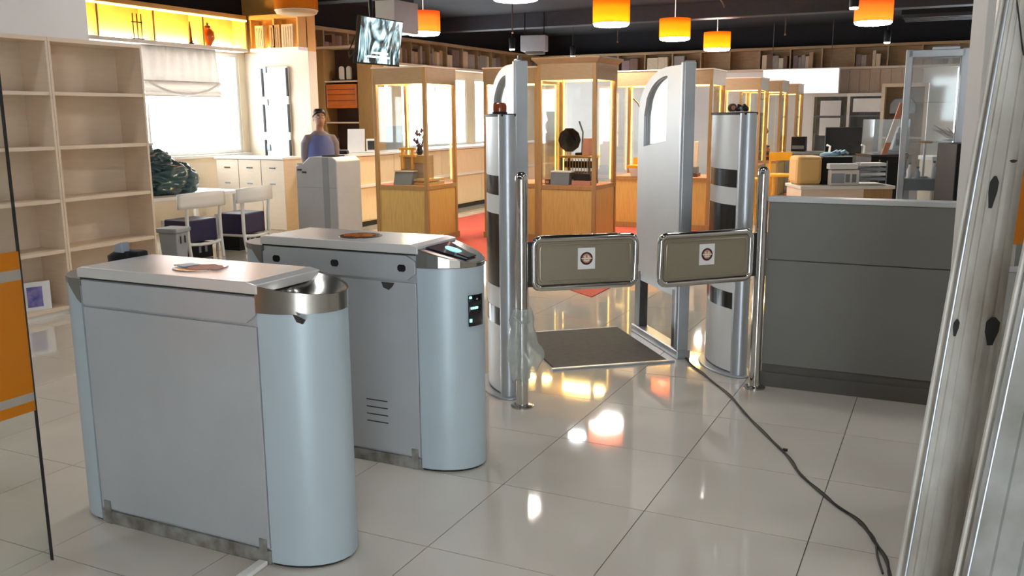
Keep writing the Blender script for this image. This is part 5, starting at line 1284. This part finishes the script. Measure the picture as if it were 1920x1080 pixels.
# monitor behind, black cabinet, acrylic box
t = px_thing('monitor_desk', 'low grey desk behind the white desk carrying a black monitor', 'desk', 1575, 0, 14.0, AZ)
BX(-0.42, 0.9, -0.3, 0.3, 0.70, 0.74).build('desktop', M['greybin'], t, 0.004)
for x in (-0.38, 0.85): BX(x - .025, x + .025, -0.28, 0.28, 0, 0.70).build('leg', M['greybin'], t)
md = (t.location.x, t.location.y)
t = thing('monitor', 'black monitor standing on the low grey desk', 'monitor', on_local(md, AZ, 0.05, 0.05, 0.741), AZ)
BX(-0.28, 0.28, -0.02, 0.02, 0.28, 0.70).build('panel', M['blackplastic'], t, 0.008); BX(-0.265, 0.265, -0.0225, -0.02, 0.3, 0.685).build('screen', M['blackgloss'], t); BX(-0.03, 0.03, 0.0, 0.04, 0.02, 0.3).build('neck', M['blackplastic'], t); BX(-0.13, 0.13, -0.08, 0.1, 0, 0.02).build('foot', M['blackplastic'], t, 0.005)
for lab, x in (('left white cable hook in front of the black monitor', -0.28), ('right white cable hook in front of the black monitor', 0.24)):
    t = thing('cable_hook', lab, 'hook', on_local(md, AZ, x, -0.24, 0.741), AZ, 'white cable hooks')
    MB().tube([(0, 0, 0), (0.02, 0, 0.3), (0.03, 0, 0.42), (-0.02, 0, 0.44)], 0.016, 8).build('hook', M['white'], t, 0, True); MB().lathe([(0.04, 0), (0.04, 0.015)], n=14).build('base', M['white'], t)
q = at(1660, 300, d=12.4)
t = thing('black_cabinet', 'black cabinet carrying a clear acrylic case', 'cabinet', (q.x, q.y, 0), AZ)
BX(-0.27, 0.27, -0.2, 0.35, 0.03, 1.07).build('body', M['blackplastic'], t, 0.006); BX(-0.28, 0.28, -0.21, 0.36, 1.07, 1.10).build('top', M['blackgloss'], t, 0.004); BX(-0.24, 0.24, -0.17, 0.3, 0, 0.03).build('foot', M['seam'], t)
BX(-0.25, 0.25, -0.206, -0.2, 0.08, 1.0).build('door', M['blackplastic'], t, 0.003)
bc = (q.x, q.y)
t = thing('acrylic_case', 'clear acrylic case on the black cabinet', 'acrylic case', on_local(bc, AZ, 0.0, 0.05, 1.101), AZ)
for a in ((-.24, .24, -.2, -.192), (-.24, .24, .192, .2)): BX(*a, 0, 0.46).build('wall', M['acrylic'], t)
for a in ((-.24, -.232), (.232, .24)): BX(*a, -.192, .192, 0, 0.46).build('wall', M['acrylic'], t)
BX(-.24, .24, -.2, .2, 0.46, 0.467).build('lid', M['acrylic'], t)
t = thing('scanner_device', 'grey keypad device inside the acrylic case', 'device', on_local(bc, AZ, 0.1, 0.08, 1.102), AZ)
BX(-0.1, 0.12, -0.1, 0.1, 0, 0.06).build('base', M['greybin'], t, 0.01); MB().slab([(-0.02, 0.06), (0.12, 0.06), (0.12, 0.36), (0.05, 0.36)], -0.08, 0.08).build('body', M['greybin'], t, 0.01); BX(0.02, 0.1, -0.085, -0.08, 0.1, 0.28).build('keypad', M['greybox'], t)
for k in range(3): BX(0.03 + .022 * k, 0.045 + .022 * k, -0.089, -0.085, 0.12, 0.2).build('key', M['seam'], t)
t = thing('strap', 'tan and white strap leaning across the acrylic case', 'strap', on_local(bc, AZ, -0.12, -0.232, 1.101), AZ)
for (v0, v1, m_, nm) in ((0, 0.16, 'tan', 'tan_end'), (0.16, 0.47, 'paper', 'white_middle'), (0.47, 0.68, 'tan', 'tan_tip')):
    x = lambda z: 0.30 * z
    MB().slab([(x(v0) - 0.04, v0), (x(v0) + 0.04, v0), (x(v1) + 0.04, v1), (x(v1) - 0.04, v1)], -0.012, 0.012).build(nm, M[m_], t, 0.006)
# tall silver glass cabinet
SA = AZ - 0.40
q = at(1743, 300, d=9.3)
t = thing('glass_showcase', 'tall narrow glass showcase with a silver frame behind the grey counter', 'showcase', (q.x, q.y, 0), SA)
for x in (-0.29, 0.22):
    for y in (0.0, 0.3): BX(x, x + 0.066 if y == 0 else x + 0.03, y, y + 0.03, 0.0, 2.28).build('post', M['alu'], t, 0.008)
for z in (0.0, 2.2): BX(-0.27, 0.25, 0.0, 0.33, z, z + 0.07).build('rail', M['alu'], t, 0.004)
BX(-0.05, 0.2, 0.05, 0.2, 2.27, 2.3).build('top_plate', M['alu'], t, 0.004)
BX(-0.225, 0.25, 0.01, 0.016, 0.07, 2.2).build('front_pane', M['acrylic'], t); BX(-0.225, 0.25, 0.314, 0.32, 0.07, 2.2).build('rear_pane', M['acrylic'], t)
BX(-0.225, 0.25, 0.02, 0.31, 0.86, 0.98).build('plinth_box', M['greybox'], t)
for z in (1.35, 1.75): BX(-0.22, 0.245, 0.03, 0.3, z, z + 0.006).build('shelf', M['acrylic'], t)
BX(-0.235, -0.2, -0.03, 0.0, 1.18, 1.24).build('latch', M['chrome'], t, 0.005)
gs = (q.x, q.y)
t = thing('small_lamp', 'small round ring lamp inside the glass showcase', 'lamp', on_local(gs, SA, -0.05, 0.16, 0.981), SA)
MB().lathe([(0.05, 0), (0.05, 0.015), (0.012, 0.02), (0.012, 0.36)], n=14).build('stand', M['alu'], t, 0, True); MB().lathe([(0.07, 0.36), (0.075, 0.372), (0.07, 0.38)], n=18).build('ring', M['brass'], t, 0, True)
for i, (x, h_) in enumerate(((-0.18, 0.14), (-0.1, 0.1), (0.05, 0.16), (0.12, 0.12), (0.19, 0.15))):
    t = thing('small_bottle', ('first', 'second', 'third', 'fourth', 'fifth')[i] + ' small bottle from the left in the glass showcase', 'bottle', on_local(gs, SA, x, 0.1, 0.981), SA, 'bottles in the glass showcase')
    MB().lathe([(0.025, 0), (0.027, h_ * .6), (0.012, h_ * .8), (0.012, h_)], n=12).build('body', M['greybin'] if i % 2 else M['paper'], t, 0, True); MB().lathe([(0.014, h_), (0.014, h_ + .02)], n=10).build('cap', M['seam'], t)
# black cabinets at the far right with white counter, plant silhouette
q = at(1806, 330, d=8.6)
t = thing('black_locker', 'black locker standing right of the glass showcase', 'cabinet', (q.x, q.y, 0), AZ)
BX(-0.08, 0.3, 0, 0.4, 0.02, 1.36).build('body', M['blackplastic'], t, 0.008); BX(-0.06, 0.28, -0.006, 0.0, 0.06, 0.7).build('door', M['blackplastic'], t, 0.003); BX(-0.06, 0.28, -0.006, 0.0, 0.74, 1.32).build('door', M['blackplastic'], t, 0.003); BX(-0.06, 0.28, 0.02, 0.38, 0, 0.02).build('foot', M['seam'], t)
q = at(1790, 300, d=12.5)
t = thing('white_counter', 'white counter below the bright window at the far right', 'counter', (q.x, q.y, 0), AZ)
BX(-0.3, 0.5, 0, 0.4, 0.0, 1.0).build('body', M['maple'], t); BX(-0.32, 0.52, -0.03, 0.42, 1.0, 1.06).build('top', M['white'], t, 0.006); BX(-0.28, 0.48, -0.01, 0.0, 0.05, 0.95).build('front', M['wood_dk'], t)
t = thing('potted_plant', 'dark leafy plant silhouetted against the far right window', 'plant', on_local((q.x, q.y), AZ, 0.14, 0.2, 1.061), AZ)
MB().lathe([(0.09, 0), (0.12, 0.16), (0.11, 0.17)], n=16).build('pot', M['white'], t, 0, True)
rnd = random.Random(11)
for k in range(16):
    a = rnd.uniform(0, 6.28); e_ = rnd.uniform(0.2, 1.2); L_ = rnd.uniform(0.25, 0.5)
    d_ = Vector((math.cos(a) * math.cos(e_), math.sin(a) * math.cos(e_), math.sin(e_))); s_ = d_.cross(Vector((0, 0, 1))).normalized() * 0.05
    b0 = Vector((0, 0, 0.15)); m1 = b0 + d_ * L_ * .55; tp = b0 + d_ * L_ + Vector((0, 0, -0.06))
    MB().add([b0, m1 + s_, tp, m1 - s_, b0 + Vector((0, 0, .004)), m1 + s_ + Vector((0, 0, .004)), tp + Vector((0, 0, .004)), m1 - s_ + Vector((0, 0, .004))], [(0, 1, 2, 3), (7, 6, 5, 4), (0, 4, 5, 1), (1, 5, 6, 2), (2, 6, 7, 3), (3, 7, 4, 0)]).build('leaf', M['heap'], t)
# back wall glass cabinet, lightbox, panelled part
q0, q1 = at(1523, 176, Y=22.3), at(1664, 176, Y=22.3)
t = thing('wall_cabinet', 'grey glass fronted cabinet with shelves on the back wall', 'cabinet', (q0.x, 22.28, 0))
W_ = q1.x - q0.x; zt = q0.z; zb_ = at(1590, 296, Y=22.3).z
BX(0, W_, 0.38, 0.41, zb_, zt).build('back', M['greybox'], t)
for x in (0, W_ / 2 - .03, W_ - .06): BX(x, x + 0.06, 0, 0.38, zb_, zt).build('upright', M['whitelam'], t)
for z in (zb_, zt - .07): BX(0, W_, -0.01, 0.38, z, z + 0.07).build('rail', M['whitelam'], t)
for z in (zb_ + (zt - zb_) * .36, zb_ + (zt - zb_) * .64): BX(0.06, W_ - .06, 0.04, 0.38, z, z + 0.03).build('shelf', M['greybin'], t)
BX(0.06, W_ / 2 - .03, 0.0, 0.008, zb_ + .07, zt - .07).build('glass_door', M['acrylic'], t); BX(W_ / 2 + .03, W_ - .06, 0.0, 0.008, zb_ + .07, zt - .07).build('glass_door', M['acrylic'], t)
for x, z, w2, h2, nm in ((0.2, zt - .5, .45, .34, 0), (0.2, zt - .95, .45, .4, 0), (W_ / 2 + .1, zt - .42, .7, .3, 0)): BX(x, x + w2, -0.012, -0.002, z, z + h2).build('notice_paper', M['paper'], t)
rnd = random.Random(5)
for i in range(14):
    sh_ = i % 2; x = 0.12 + (W_ - .34) * (i // 2) / 7; z = (zb_ + (zt - zb_) * .36 + .03, zb_ + (zt - zb_) * .64 + .03)[sh_]
    if W_ / 2 - .2 < x < W_ / 2 + .03: continue
    o = BX(0, rnd.uniform(.12, .2), 0, .18, 0, rnd.uniform(.12, .26)).build('archive_box', random.choice(BOOKS[1:4]), None, .006, loc=(q0.x + x, 22.36, z)); tag(o, 'box on the %s shelf of the grey glass cabinet' % ('lower', 'upper')[sh_], 'box', 'boxes on the %s shelf of the glass cabinet' % ('lower', 'upper')[sh_])
q0, q1 = at(1430, 130, Y=21.9), at(1572, 175, Y=21.9)
t = thing('lightbox_sign', 'plain white glowing lightbox below the high shelf', 'sign', (q0.x, 21.9, 0))
BX(0, q1.x - q0.x, 0.02, 0.14, q1.z, q0.z).build('box', M['whitelam'], t, 0.01); BX(0.02, q1.x - q0.x - .02, 0.012, 0.02, q1.z + .02, q0.z - .02).build('face', M['lightbox'], t)
for x in (0.2, q1.x - q0.x - 0.2): MB().tube([(x, 0.1, q0.z), (x, 0.1, ZC)], 0.01, 6).build('hanger', M['darkmetal'], t)
q0, q1 = at(1574, 130, Y=22.6), at(1720, 290, Y=22.6)
o = container('trim_5', 'beige panelled part of the back wall behind the work area')
for k in range(8): BX(q0.x + (q1.x - q0.x) * k / 8 + .004, q0.x + (q1.x - q0.x) * (k + 1) / 8 - .004, 22.66, 22.7, 0.1, 2.62).build('panel', M['wallbeige'], o)
q = at(1684, 200, Y=21.4)
t = thing('wardrobe', 'beige wardrobe with a round topped opening near the glass showcase', 'wardrobe', (q.x, 21.4, 0))
BX(-0.35, -0.28, 0, 0.6, 0, 2.2).build('side', M['maple'], t); BX(0.5, 0.57, 0, 0.6, 0, 2.2).build('side', M['maple'], t); BX(-0.28, 0.5, 0.55, 0.6, 0, 2.2).build('back', M['frieze'], t); BX(-0.35, 0.57, 0, 0.6, 2.2, 2.27).build('top', M['maple'], t)
BX(-0.28, 0.5, 0.02, 0.55, 1.1, 1.13).build('shelf', M['maple'], t)
t = thing('steamer_hood', 'round topped grey hood inside the beige wardrobe', 'hood', (q.x + 0.08, 21.7, 1.131)); BX(-0.12, 0.12, -0.05, 0.05, 0, 0.5).build('stand', M['greybin'], t); MB().slab([(-0.26, 0.5), (0.26, 0.5), (0.26, 0.7), (0.18, 0.82), (-0.18, 0.82), (-0.26, 0.7)], -0.1, 0.1).build('hood', M['greybin'], t, 0.02)
# side board and black printer at the back
q = at(1493, 284, d=19.0)
t = thing('sideboard', 'grey sideboard against the back wall beside the last display case', 'sideboard', (q.x, q.y, 0), 0)
zb2 = q.z
BX(-0.3, 2.0, 0, 0.45, zb2 - 0.05, zb2).build('top', M['greybin'], t, 0.004); BX(-0.28, 1.98, 0.02, 0.43, 0.02, zb2 - .05).build('body', M['greybox'], t); BX(-0.26, 1.96, 0.04, 0.4, 0, 0.02).build('foot', M['seam'], t)
for k in range(3): BX(-0.26 + .75 * k, 0.46 + .75 * k, 0.0, 0.02, 0.06, zb2 - .08).build('door', M['greybox'], t, 0.003)
t = thing('black_printer', 'small black printer on the sideboard beside the last display case', 'printer', (q.x + 0.02, q.y + 0.2, zb2 + .001)); BX(-0.14, 0.14, -0.14, 0.14, 0, 0.3).build('body', M['blackplastic'], t, 0.01); BX(-0.12, 0.12, -0.15, -0.14, 0.05, 0.12).build('tray', M['greybox'], t)
# yellow stools near the right row of cases
def stool(label, px, d, back):
    q = at(px, 330, d=d); t = thing('stool', label, 'stool', (q.x, q.y, 0), math.radians(20), 'yellow wooden stools')
    BX(-0.19, 0.19, -0.19, 0.19, 0.68, 0.72).build('seat', M['yellowwood'], t, 0.01)
    for x in (-0.16, 0.16):
        for y in (-0.16, 0.16): MB().tube([(x * 1.1, y * 1.1, 0), (x * .9, y * .9, 0.68)], 0.018, 8).build('leg', M['yellowwood'], t, 0, True)
    for y in (-0.16, 0.16): BX(-0.16, 0.16, y - .012, y + .012, 0.25, 0.28).build('rung', M['yellowwood'], t)
    if back:
        for x in (-0.16, 0.16): BX(x - .015, x + .015, 0.16, 0.19, 0.72, 1.05).build('back_post', M['yellowwood'], t)
        BX(-0.175, 0.175, 0.165, 0.185, 0.92, 1.05).build('back_panel', M['yellowwood'], t, 0.004)
stool('yellow wooden stool with a back, next to the right gate post', 1466, 14.3, True)
stool('yellow wooden stool seen between the security column and the gate post', 1400, 13.4, False)

# give every book and box of a colour its place in its row
ORD = ['first', 'second', 'third', 'fourth', 'fifth', 'sixth', 'seventh', 'eighth', 'ninth', 'tenth', 'eleventh', 'twelfth', 'thirteenth', 'fourteenth', 'fifteenth', 'sixteenth']
rows = {}
for o in COL.objects:
    if o.parent is None and o.get('group') and o.get('category') in ('book', 'box') and o.type == 'MESH':
        rows.setdefault(o['label'], []).append(o)
bpy.context.view_layer.update()
for lab, os_ in rows.items():
    if len(os_) < 2: continue
    def sx(o):
        c = np.array(o.matrix_world @ Vector(o.bound_box[0])) - CAM
        return (c @ _R) / (c @ _fw)
    for k, o in enumerate(sorted(os_, key=sx)):
        o['label'] = ('%s, %s from the left' if 'cabinet' in lab else '%s, %s of its colour from the left') % (lab, ORD[k]) if k < len(ORD) else lab
